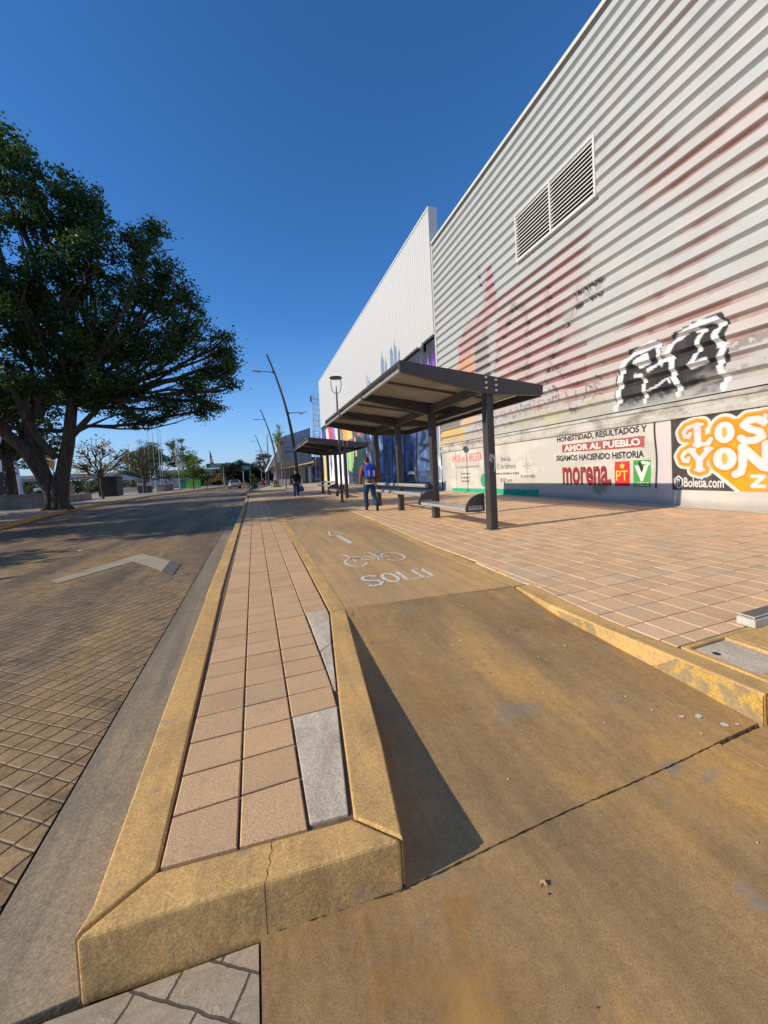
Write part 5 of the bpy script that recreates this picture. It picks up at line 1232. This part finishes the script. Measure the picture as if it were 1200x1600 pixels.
for a in range(11):   # root flares and fluted base
    an = a*2*PI/11+rg_.uniform(-.2, .2); x, y = -11.1+.44*math.cos(an)*1.1, 28.3+.42*math.sin(an)
    k.tube(P_([(x+.32*math.cos(an), y+.32*math.sin(an), -.06), (x, y, .22), (-11.12+.40*math.cos(an), 28.3+.36*math.sin(an), 1.1), (-11.1+.3*math.cos(an), 28.3+.28*math.sin(an), 2.0)]), [.05, .13, .15, .09], 8)
for l, f in zip(lob, [(-9.9, 28.0, 6.2)]*20+[(-12.0, 28, 5.0)]*2+[(-13.3, 27.6, 4.9)]*3+[(-9.9, 28, 6.2)]*2+[(-13.3, 27.6, 4.9)]*2+[(-9.9, 28, 6.2)]*7+[(-8.1, 27.8, 6.5), (-8.1, 27.8, 6.5), (-9.5, 27.5, 8), (-13.3, 27.6, 4.9), (-6.4, 27.8, 7.8)]):
    branching(k, [l], loc_(*f), rg_, .15, 4, .032)
k.build('trunk', m_bark, big, smooth=True)

def small_tree(name, label, loc, h, r, mat, bark, seed, cr=.55, dens=1.0, size=.2, group=None, bare=.0, trunk_r=.14, nl=9, low=.42, clump=.5, per=40):
    t = thing(name, label, 'tree', loc, 0, group); rg = random.Random(seed); L = []
    for i in range(nl):
        an = rg.uniform(0, 2*PI); q = rg.random()**.6; z = h*(low+(1-low-.12)*rg.random())
        rr = r*q*(1-.55*abs((z/h-low-.2)/(1-low))); L.append((rr*math.cos(an), rr*math.sin(an), z, r*cr*rg.uniform(.6, 1), r*cr*rg.uniform(.6, 1), r*cr*rg.uniform(.45, .75)))
    L.append((0, 0, h-r*.35, r*cr*.7, r*cr*.7, r*.35))
    k = MB(); f = h*low*.75; k.tube([(0, 0, -.1), (rg.uniform(-.1, .1), 0, f*.5), (rg.uniform(-.15, .15), 0, f), (0, 0, h*.75)], [trunk_r*1.2, trunk_r, trunk_r*.85, trunk_r*.3], 8)
    branching(k, L, (0, 0, f), rg, trunk_r*.45, 3 if not bare else 6, .022); k.build('trunk', bark, t, smooth=True)
    if dens > 0: leaves('crown', L, mat, t, dens, size, clump, per, seed)
    return t
# shade trees standing left of the picture, whose shadows cross the road
small_tree('street_tree', 'street tree beyond the left picture edge, casting the nearest shade over road and lane', (-13.6, 16.0, 0), 9.2, 5.2, m_leaf, m_bark, 31, .5, 2.6, .26, 'street trees along the left pavement', nl=12, low=.40)
small_tree('street_tree', 'smaller street tree beyond the left picture edge, shading the near left of the road', (-14.6, 8.6, 0), 4.7, 2.3, m_leaf, m_bark, 32, .5, 2.2, .24, 'street trees along the left pavement', nl=9, low=.5)
small_tree('street_tree', 'broad dark street tree behind the huge forked tree, partly hidden by its crown', (-17.5, 37.5, 0), 11, 6.0, m_leaf, m_bark, 33, .5, .7, .26, 'street trees along the left pavement', trunk_r=.4, nl=14)
small_tree('street_tree', 'street tree beyond the left edge behind the low wall', (-21.5, 24.0, 0), 10.5, 6.0, m_leaf, m_bark, 34, .5, .7, .26, 'street trees along the left pavement', trunk_r=.35, nl=13)
small_tree('street_tree', 'street tree in the left background, far left behind the low wall', (-27.5, 34.0, 0), 10, 5.5, m_leaf, m_bark, 35, .5, .8, .26, 'street trees along the left pavement', trunk_r=.3, nl=12)
small_tree('yellow_tree', 'thin half bare tree with yellowing leaves right of the huge trunk', (-14.3, 46, 0), 6.4, 2.8, m_leafy, m_bark, 41, .45, .5, .24, None, 1, .11, 8, .45, .45, 26)
small_tree('bare_tree', 'nearly leafless crooked tree beside the dark kiosk', (-14.5, 62, 0), 7.6, 3.6, m_leafo, m_bark, 42, .5, .08, .2, None, 1, .12, 9, .4, .45, 24)
small_tree('bare_tree', 'brown bare spreading tree between the kiosk and the flagpoles', (-18.5, 80, 0), 7.0, 5.0, m_leafo, m_bark, 43, .5, .10, .22, None, 1, .14, 11, .3, .5, 24)
small_tree('green_tree', 'bright green round street tree near the bend of the left kerb', (-10.1, 76, 0), 7.1, 2.7, m_leafb, m_bark, 44, .55, 1.3, .26, None, 0, .14, 12, .34, .45, 40)
small_tree('green_shrub', 'low bright green bush beside the round street tree', (-7.9, 75.5, 0), 3.0, 1.1, m_leafb, m_bark, 45, .6, 1.2, .22, None, 0, .05, 6, .3)
small_tree('park_tree', 'tall grey green tree behind the flagpoles', (-24.5, 112, 0), 11.2, 6.4, m_leafo, m_bark, 46, .5, .8, .38, None, 0, .3, 14, .3, .7)
small_tree('slender_tree', 'slender sparse tree right of the flagpoles', (-16.2, 104, 0), 12.6, 3.2, m_leafo, m_barkl, 47, .5, .30, .3, None, 1, .14, 10, .35)
small_tree('brown_shrub', 'dry brown shrub tree below the green road sign', (-8.3, 104, 0), 4.6, 2.4, m_leafy, m_bark, 48, .5, .5, .26, None, 1, .10, 8, .3)
small_tree('dark_tree', 'dark spreading tree under the flyover, right of the road sign', (-4.5, 112, 0), 6.2, 4.4, m_leafd, m_bark, 49, .55, 1.0, .42, None, 0, .2, 12, .2, .6)
small_tree('dark_tree', 'dark low tree under the flyover behind the second road sign', (1.0, 116, 0), 5.2, 4.0, m_leafd, m_bark, 50, .55, 1.0, .42, None, 0, .2, 12, .2, .6)
small_tree('street_palm_like_tree', 'olive street tree between the distant street lights', (2.9, 100, 0), 7.6, 2.3, m_leafo, m_barkl, 51, .55, .8, .34, None, 0, .15, 9, .45, .5)
small_tree('yellow_tree', 'small yellow green tree left of the far glass building', (4.9, 88, 0), 4.6, 1.5, m_leafy, m_barkl, 52, .55, .8, .26, None, 0, .1, 8, .3)
small_tree('sapling', 'tall thin sapling with few pale leaves beside the second street light', (3.75, 56, 0), 8.7, 1.0, m_leafb, m_barkl, 53, .5, .45, .2, None, 0, .05, 7, .62, .35, 22)
small_tree('sapling', 'bare staked sapling before the far glass building', (10.3, 78, 0), 6.4, 1.2, m_leafo, m_barkl, 54, .5, .15, .2, None, 1, .07, 6, .4, .35, 16)
sh = thing('shrub', 'leafy shrub with yellow green top at the far end of the paved island', 'shrub', (-.12, 40.6, .0))
leaves('foliage', [(0, 0, .5, .38, .38, .45), (.05, 0, 1.0, .42, .42, .42), (-.05, 0, 1.4, .3, .3, .28)], m_leafb, sh, 5.5, .17, .16, 34, 61)
k = MB(); k.tube([(0, 0, -.02), (0, 0, .7)], [.04, .02], 6); k.build('stem', m_bark, sh)
k = MB(); k.lathe([(.62, 0), (.62, .10), (.5, .10), (.46, .03), (.0, .03)], n=20); tag(k.build('planting_ring', m_grey, loc=(-.12, 40.6, -.01)), 'pale concrete ring around the shrub on the island', 'planter')
# far woods and hedge as one mass
hd = leaves('far_wood', [(x, 150+rng.uniform(-8, 8), rng.uniform(1.2, 2.6), 5.5, 4, rng.uniform(1.8, 3.2)) for x in range(-120, 46, 6)], m_leafd, None, .55, .8, 1.1, 34, 71)
tag(hd, kind='stuff')
hd = leaves('far_hedge', [(x, 92+.1*x+rng.uniform(-2, 2), 1.0, 2.6, 1.6, rng.uniform(.9, 1.7)) for x in np.arange(-75, -22, 2.6)], m_leafo, None, .8, .4, .6, 34, 72); tag(hd, kind='stuff')
gr = leaves('verge_grass', [(2.9, 54, .06, .5, 3.0, .12), (13, 84, .05, 3, 1, .12)], m_leafb, None, 7, .16, .25, 30, 73); tag(gr, kind='stuff')

# palm far left
t = thing('palm_tree', 'thin tall palm seen under the branches at the left', 'palm', (-38.0, 92, .6))
k = MB(); k.tube([(0, 0, -.6), (.15, 0, 4), (.0, 0, 7.6)], [.24, .17, .15], 8); k.build('trunk', m_bark, t, smooth=True)
k = MB()
for i in range(26):
    a = i*2.4; e = rnd.uniform(-.6, .9); L = 1.7; pts = [(0, 0, 7.6)]
    for j in range(1, 6):
        u = j/5; pts.append((L*u*math.cos(a), L*u*math.sin(a), 7.6+e*u*1.1-u*u*1.0))
    for j in range(5):
        p, q = Vector(pts[j]), Vector(pts[j+1]); n_ = Vector((-math.sin(a), math.cos(a), 0))*(.20*(1-j/5)+.02); d_ = Vector((0, 0, -.1))
        k.add([p, p+n_+d_, q+n_*.7+d_, q], [(0, 1, 2, 3)]); k.add([p, p-n_+d_, q-n_*.7+d_, q], [(0, 3, 2, 1)])
k.build('fronds', m_leafd, t)

# ------------------------------------------------------------------ left side street furniture and buildings
m_wall = concrete('low_wall_concrete', [(.20, .175, .145), (.28, .24, .195), (.34, .30, .24)], 1.0, (1, 1, 1), 30, .2)
t = thing('low_wall', 'long low concrete planter wall in the shade behind the huge trunk', 'wall', (-16.2, 33, 0))
k = MB(); k.b2(-14, 3.2, 0, .45, -.1, .85); k.build('wall_body', m_wall, t, bevel=.02); k = MB(); k.b2(-14.05, 3.25, -.05, .5, .852, .95); k.build('coping', m_wall, t, bevel=.02)
t = thing('low_wall', 'low planter wall running along the pavement towards the dark kiosk', 'wall', (-15.6, 40, 0), R(4))
k = MB(); k.b2(-.45, 0, 0, 9, -.1, .50); k.build('wall_body', m_wall, t, bevel=.02); k = MB(); k.b2(-.5, .05, -.05, 9.05, .502, .58); k.build('coping', m_wall, t, bevel=.02)
t = thing('kiosk', 'dark closed street kiosk with a grey ribbed side on the left pavement', 'kiosk', (-16.3, 54, -.02))
k = MB(); k.b2(-.9, .9, 0, 2.4, .05, 2.3); k.build('cabinet', m_black, t, bevel=.02); k = MB(); k.b2(-1.0, 1.0, -.1, 2.5, 2.305, 2.42); k.build('roof', m_char, t, bevel=.02)
k = MB()
k.b2(.904, .93, .1, 2.3, .15, 2.2)
for i in range(9): k.b2(.931, .95, .18+i*.24, .30+i*.24, .2, 2.15)
k.build('side_shutter', m_charl, t)
for i, (x, y) in enumerate(((-15.2, 64.5), (-15.0, 66.3))):
    t = thing('planter', ('dark square planter box nearest behind the kiosk', 'second dark planter box behind the kiosk, slightly farther')[i], 'planter', (x, y, -.02), 0, 'planter boxes behind the kiosk')
    k = MB(); k.prism([(-.5, 0), (.5, 0), (.58, 1.0), (-.58, 1.0)], -.5, .5, 'y'); k.build('box', m_char, t, bevel=.02); k = MB(); k.b2(-.5, .5, -.44, .44, 1.0, 1.03); k.build('soil', m_dark, t)
t = thing('low_wall', 'long brown stone bench wall below the flagpoles', 'wall', (-14.2, 70.5, -.02))
k = MB(); k.b2(-.5, .5, 0, 8, 0, 1.0); k.build('wall_body', m_wall, t, bevel=.03); k = MB(); k.b2(-.56, .56, -.06, 8.06, 1.002, 1.08); k.build('coping', m_wall, t, bevel=.02)
fp = [(-21.9, 13.5), (-21.0, 13.8), (-19.9, 12.9), (-19.45, 12.6), (-23.55, 10.9), (-25.8, 10.3), (-29.4, 11.0)]
fl_ = ['tallest pair of flagpoles, its left pole', 'tallest pair of flagpoles, its right pole', 'flagpole just right of the tallest pair', 'rightmost of the close row of flagpoles', 'flagpole just left of the tallest pair', 'flagpole standing alone left of the row, before the bare tree', 'leftmost flagpole, rising right above the dark kiosk']
for (x, h), lb in zip(fp, fl_):
    t = thing('flagpole', lb, 'flagpole', (x, 100, 0), 0, 'bare flagpoles in the square')
    k = MB(); k.tube([(0, 0, 0), (0, 0, h)], [.11, .05], 8); k.build('pole', m_alu, t, smooth=True); k = MB(); k.lathe([(.25, 0), (.25, .3), (.12, .35)], n=12); k.build('base', m_grey, t)
    k = MB(); k.ball((0, 0, h+.08), .10, 8, 6); k.build('finial', m_alu, t)
t = thing('lamp_pole', 'short grey pole at the kerb beside the round green tree', 'pole', (-11.9, 74, 0)); k = MB(); k.tube([(0, 0, 0), (-.25, 0, 5.4)], [.10, .06], 8); k.build('shaft', m_alu, t); k = MB(); k.box((.25, 0, 5.35), (1.0, .2, .1)); k.build('head', m_alu, t)
# white tapered tower building at the left edge
t = thing('white_tower', 'white tapered building with a dark doorway at the left edge', 'building', (-34.3, 75, 0))
m_wt = simple('white_render', (.55, .56, .60), .8, 0, .06, 1, .1)
k = MB(); k.add([(-9, 0, 0), (.35, 0, 0), (.0, .3, 3.4), (-.75, .6, 14), (-9, .6, 14), (-9, 1.6, 0), (.35, 1.2, 0), (0, 1.2, 3.4), (-.75, 1.2, 14), (-9, 1.6, 14), (-9, .3, 3.4)],
      [(0, 1, 2, 10), (10, 2, 3, 4), (1, 6, 7, 2), (2, 7, 8, 3), (4, 3, 8, 9), (5, 0, 10, 4, 9), (6, 5, 9, 8, 7)]); k.build('wall', m_wt, t)
k = MB(); k.b2(-4.6, -1.5, -.10, .2, 0, 4.2); k.build('doorway', m_black, t); k = MB(); k.b2(-9, .4, -.16, -.105, 0, 2.6) if False else k.b2(-1.45, .33, -.05, .0, 0, 3.4); k.build('plinth_band', m_trim, t)
# pale hoarding and coloured stall panels
k = MB(); k.b2(0, 13, 0, .1, 0, 2.4)
for i in range(7): k.b2(i*2.1, i*2.1+.08, -.05, -.005, 0, 2.5)
tag(k.build('hoarding', m_white, loc=(-27, 108, 0)), 'long white hoarding panels behind the flagpoles', 'fence')
t = thing('market_stall', 'small white canopy stall right of the dark kiosk', 'stall', (-21, 77, 0)); k = MB(); k.prism([(-2.2, 2.2), (2.2, 2.2), (0, 3.1)], 0, 3, 'y'); k.build('canopy', m_white, t)
for x in (-2.1, 2.1):
    for y in (.1, 2.9):
        k = MB(); k.tube([(x, y, 0), (x, y, 2.2)], .04, 6); k.build('leg', m_alu, t)
k = MB(); k.b2(-2, 2, 2.5, 2.9, 0, .9); k.build('counter', m_white, t)
t = thing('green_kiosk', 'small bright green kiosk with a teal side behind the pole', 'kiosk', (-13.4, 90, 0)); k = MB(); k.b2(0, 2.6, 0, 2, 0, 1.7); k.build('body', simple('lime_paint', (.16, .5, .05), .5), t, bevel=.03); k = MB(); k.b2(-1.2, -.01, 0, 2, 0, 1.75); k.build('side', simple('teal_paint', (.03, .22, .20), .5), t, bevel=.03); k = MB(); k.b2(-1.3, 2.7, -.1, 2.1, 1.76, 1.86); k.build('roof', m_charl, t)
t = thing('painted_panel', 'small red and yellow painted panel on a grey stand seen past the leaning trunk', 'sculpture', (-17.3, 45, 0))
for nm, pts, c in (('red_face', [(-1.3, 4.3), (-.9, 5.2), (-.3, 3.9)], (.45, .05, .03)), ('yellow_face', [(-1.25, 4.2), (-.3, 3.85), (-.5, 2.9)], (.5, .30, .10)), ('panel_support', [(-.6, 0), (1.1, 0), (1.0, 1.4), (-.5, 2.9)], (.2, .2, .2))):
    k = MB(); k.prism(pts, 0, .15, 'y'); k.build(nm, simple(nm+'_paint', c, .6), t)
t = thing('parked_pickup', 'pale parked pickup behind the low wall at far left', 'car', (-33.5, 84, .5))
k = MB(); k.prism([(-2.3, .45), (2.3, .45), (2.3, 1.0), (.5, 1.05), (.2, 1.75), (-1.0, 1.75), (-1.5, 1.05), (-2.3, 1.0)], -.85, .85, 'y'); k.build('body', m_wt, t, bevel=.06); k = MB(); k.prism([(.36, 1.1), (.12, 1.65), (-.95, 1.65), (-1.35, 1.1)], -.86, .86, 'y'); k.build('window', m_black, t)
for x in (-1.5, 1.5):
    for y in (-.8, .8):
        k = MB(); k.tube([(x, y-.12, .33), (x, y+.12, .33)], .34, 14); k.build('wheel', m_black, t)

# ------------------------------------------------------------------ far end of the street
m_deck = simple('flyover_concrete', (.30, .27, .24), .85, 0, .12, .3, .1)
t = thing('flyover', 'long grey flyover crossing the far end of the street', 'bridge', (0, 122, 0))
k = MB(); k.b2(-60, 60, 0, 8, 3.5, 4.3); k.build('deck', m_deck, t); k = MB(); k.b2(-60, 60, -.2, 0, 4.1, 4.9); k.build('parapet', simple('pale_parapet', (.42, .38, .34), .85, 0, .15, .4, .1), t)
for x in (-48, -34, -20, -8, 8, 22, 36):
    k = MB(); k.b2(x-.6, x+.6, 2, 6, -.3, 3.5); k.build('pier', m_deck, t)
m_sign = simple('green_sign_face', (.006, .12, .085), .45, 0, .06, 2, 0)
for i, (x0, x1, z0, z1, y, lb) in enumerate(((-10.05, -6.2, 4.3, 5.3, 97, 'large green road sign with white lines left of the silver car'), (-2.6, -.4, 3.4, 4.75, 99, 'green road sign panel above the road, right of the silver car'))):
    t = thing('road_sign', lb, 'road sign', (x0, y, 0)); w = x1-x0
    k = MB(); k.b2(0, w, 0, .08, z0, z1); k.build('panel', m_sign, t, bevel=.03)
    for x in (.3, w-.3):
        k = MB(); k.tube([(x, .2, 0), (x, .2, z1-.1)], .08, 8); k.build('post', m_alu, t)
    k = MB()
    for z in (.38, .66):
        x = w*.2
        while x < w*.75: k.b2(x, x+.22, -.012, -.004, z0+(z1-z0)*z-.06, z0+(z1-z0)*z+.08); x += .30
    k.build('white_legend', m_wp, t)
t = thing('flag', 'limp green white and red flag on a pole by the large green sign', 'flag', (-10.4, 110, 0)); k = MB(); k.tube([(0, 0, 0), (0, 0, 9.3)], [.1, .05], 8); k.build('pole', m_alu, t)
for nm, z0, z1, w0, w1, c in (('green_band', 7.3, 9.1, .15, .5, (.02, .14, .06)), ('white_band', 6.2, 7.3, .5, .75, (.5, .5, .5)), ('red_band', 5.0, 6.2, .75, 1.0, (.5, .06, .08))):
    k = MB(); k.prism([(.05, z0), (.05+w1, z0-.1), (.05+w0, z1-.1), (.05, z1)], -.06, .06, 'y'); k.build(nm, simple(nm+'_cloth', c, .8), t)
# silver sedan seen from behind
car = thing('silver_sedan', 'silver sedan driving away on the left side of the road', 'car', (-3.05, 68.5, ZR), R(6))
m_silver = simple('silver_paint', (.50, .51, .53), .3, .5, .03, 3, 0, .6); m_glass = simple('dark_car_glass', (.015, .018, .022), .08, 0, 0, 3, 0, .8); m_tyre = simple('tyre_rubber', (.015, .015, .015), .8)
secs = [(-2.2, .50, .98, .70), (-2.0, .34, 1.0, .84), (-1.5, .26, 1.02, .88), (-.9, .22, .99, .90), (.6, .22, .96, .90), (1.4, .24, .90, .88), (1.95, .30, .76, .82), (2.2, .42, .64, .66)]
k = MB(); n = 12; vs = []
for (y, zb, zt_, hw) in secs:
    for i in range(n):
        a = 2*PI*i/n; cx, cz = math.cos(a), math.sin(a); sx = abs(cx)**.5*math.copysign(1, cx); sz = abs(cz)**.5*math.copysign(1, cz); vs.append((hw*sx, y, (zb+zt_)/2+(zt_-zb)/2*sz))
k.add(vs, [(j*n+i, j*n+(i+1) % n, (j+1)*n+(i+1) % n, (j+1)*n+i) for j in range(len(secs)-1) for i in range(n)]+[tuple(range(n-1, -1, -1)), tuple(range((len(secs)-1)*n, len(secs)*n))]); bd = k.build('body', m_silver, car, smooth=True)
def cabin(mb, g, top):
    lo = [(-1.75, .98), (1.05, .93)]; hi = [(-.85, 1.43), (.30, 1.43)]
    wl, wh = .78+g, .60+g; y0, y1, y2, y3 = -1.75-g, 1.05+g, -.95, .25
    vs = [(-wl, y0, .96), (wl, y0, .96), (wl, y1, .92), (-wl, y1, .92), (-wh, y2, top), (wh, y2, top), (wh, y3, top), (-wh, y3, top)]
    mb.add(vs, [(0, 1, 5, 4), (1, 2, 6, 5), (2, 3, 7, 6), (3, 0, 4, 7), (4, 5, 6, 7)])
k = MB(); cabin(k, 0, 1.40); k.build('window', m_glass, car, bevel=.03)
k = MB(); k.prism([(-.62, 1.385), (.62, 1.385), (.58, 1.44), (-.58, 1.44)], -1.0, .32, 'y')
for s in (-1, 1):
    k.tube([(s*.60, -.98, 1.40), (s*.78, -1.76, .96)], .04, 6); k.tube([(s*.60, .28, 1.40), (s*.78, 1.06, .92)], .035, 6); k.tube([(s*.615, -.3, 1.40), (s*.785, -.25, .95)], .035, 6)
k.build('roof', m_silver, car, bevel=.02)
for x in (-.80, .80):
    for y in (-1.35, 1.35):
        k = MB(); k.tube([(x-.1, y, .32), (x+.1, y, .32)], .32, 18); w_ = k.build('wheel', m_tyre, car, smooth=True)
        k = MB(); sx = math.copysign(.105, x); k.tube([(x+sx, y, .32), (x+sx*1.05, y, .32)], .20, 14); k.build('rim', m_alu, w_)
for s in (-1, 1):
    k = MB(); k.b2(s*.55-.17, s*.55+.17, -2.20, -2.02, .74, .90); k.build('tail_light', simple('red_lens', (.25, .01, .01), .2), car, bevel=.02)
k = MB(); k.b2(-.78, .78, -2.28, -2.1, .32, .55); k.build('bumper', m_charl, car, bevel=.05); k = MB(); k.b2(-.22, .22, -2.235, -2.21, .72, .84); k.build('number_plate', m_wp, car)
for s in (-1, 1):
    k = MB(); k.b2(s*.92-.09, s*.92+.09, .62, .74, .95, 1.08); k.build('mirror', m_silver, car, bevel=.02)

# glass building at the end of the pavement
t = thing('glass_building', 'grey blue glazed building with a beige canopy at the end of the pavement', 'building', (4.3, 71.5, 0))
m_bl = simple('blue_grey_cladding', (.20, .25, .34), .35, 0, .08, .8, .02, .5); m_beige = simple('beige_soffit', (.42, .31, .19), .8); m_gl = simple('greenish_glass', (.10, .14, .13), .15, 0, .25, .6, 0, .7)
k = MB(); k.add([(.3, 0, 4.2), (6.0, 0, 4.2), (6.0, 0, 10.2), (.3, 0, 8.4), (.3, 16, 4.2), (6, 16, 4.2), (6, 16, 10.2), (.3, 16, 8.4)], [(0, 1, 2, 3), (1, 5, 6, 2), (5, 4, 7, 6), (4, 0, 3, 7), (3, 2, 6, 7), (0, 4, 5, 1)]); k.build('upper_storey', m_bl, t)
for x in (1.6, 2.9, 4.2, 5.5):
    k = MB(); k.b2(x-.03, x+.03, -.05, -.005, 4.25, 8.6); k.build('mullion', m_charl, t)
k = MB()
for x in np.arange(1.4, 5.0, .42): k.b2(x, x+.26, -.09, -.055, 5.75, 6.05)
k.build('dark_lettering', m_char, t)
k = MB(); k.b2(.31, 6.0, -.06, -.005, 6.55, 6.65); k.build('band', m_charl, t)
k = MB(); k.add([(-2.0, -1.2, 2.6), (.3, -.8, 4.2), (.3, -.8, 6.9), (-1.9, -1.2, 3.0), (-2.0, 12, 2.6), (.3, 12, 4.2), (.3, 12, 6.9), (-1.9, 12, 3.0)], [(0, 1, 2, 3), (4, 7, 6, 5), (0, 3, 7, 4), (3, 2, 6, 7), (1, 0, 4, 5), (2, 1, 5, 6)]); k.build('white_wing', m_white, t)
k = MB(); k.add([(-1.4, -1.0, 2.5), (6.2, -1.5, 3.7), (6.2, -.1, 4.15), (.4, -.1, 4.15), (-1.4, -.6, 2.6)], [(0, 1, 2, 3, 4)]); k.add([(-1.4, -1.0, 2.44), (6.2, -1.5, 3.64), (6.2, 3, 3.6), (-1.4, 3, 2.4)], [(3, 2, 1, 0)]); k.build('canopy', m_beige, t)
k = MB(); k.b2(-.2, 6.0, 1.5, 1.7, 0, 3.3); k.build('glazing', m_gl, t)
for x in (.2, 1.1, 2.0, 2.9, 3.8):
    k = MB(); k.b2(x-.04, x+.04, 1.4, 1.495, 0, 3.2); k.build('frame', m_white, t)
for x in (-.6, 5.4):
    k = MB(); k.b2(x-.25, x+.25, -.6, 0, 0, 3.0); k.build('column', m_white, t)
t = thing('low_building', 'lower brownish building with dark blue openings behind the bare sapling', 'building', (10.4, 90, 0))
k = MB(); k.b2(0, 9, 0, 10, 0, 5.4); k.build('wall', simple('tan_render', (.34, .26, .20), .85), t)
for x in (.6, 2.6, 4.6):
    k = MB(); k.b2(x, x+1.4, -.05, .0, .8, 3.6); k.build('opening', simple('navy_shutter', (.02, .03, .12), .5), t)
k = MB(); k.b2(-.2, 9.2, -.3, 10, 5.4, 5.7); k.build('roof', m_charl, t)
t = thing('low_wall', 'low white planter wall beside the second street light', 'wall', (3.6, 60, 0))
k = MB(); k.b2(0, 3.4, 0, .4, 0, .95); k.build('wall_body', m_white, t, bevel=.03)
k = MB(); k.prism([(1.5, 0.004)]+[(1.85+.35*math.cos(a), .42+.35*math.sin(a)) for a in np.linspace(PI, 0, 9)]+[(2.2, .004)], -.012, -.004, 'y'); k.build('niche', m_charl, t)
for i, (x, y, lb) in enumerate(((6.6, 60, 'dark bollard right of the man in black'), (3.05, 64, 'dark bollard left of the planter wall'), (2.55, 76, 'far dark bollard along the pavement edge'), (9.6, 76, 'dark bollard at the foot of the bare sapling'))):
    t = thing('bollard', lb, 'bollard', (x, y, 0), 0, 'dark bollards on the far pavement')
    k = MB(); k.lathe([(.10, 0), (.10, .78), (.08, .84), (.0, .87)], n=12, cap=False); k.build('shaft', m_black, t, smooth=True); k = MB(); k.lathe([(.106, .62), (.106, .70)], n=12); k.build('band', m_alu, t)
# lattice mast behind the panel building
t = thing('lattice_mast', 'thin red and white lattice antenna mast above the far edge of the panel', 'mast', (11.55, 72, 0))
m_mr = simple('mast_red', (.40, .14, .13), .6); m_mw = simple('mast_white', (.5, .5, .54), .6)
hw = .55
for (x, y) in ((-hw, -hw), (hw, -hw), (hw, hw), (-hw, hw)):
    k = MB(); k.tube([(x, y, 0), (x, y, 16.4)], .045, 5); k.build('leg', m_mw, t)
for i in range(16):
    z = 1.0*i+.6; k = MB()
    c4 = [(-hw, -hw), (hw, -hw), (hw, hw), (-hw, hw)]
    for j in range(4):
        a, b = c4[j], c4[(j+1) % 4]; k.tube([(a[0], a[1], z), (b[0], b[1], z)], .03, 4); k.tube([(a[0], a[1], z), (b[0], b[1], z+1)], .022, 4)
    k.build('brace', m_mr if (i//2) % 2 else m_mw, t)
k = MB(); k.b2(-.85, -.62, -.1, .1, 15.0, 16.2); k.build('antenna', m_black, t, bevel=.03)
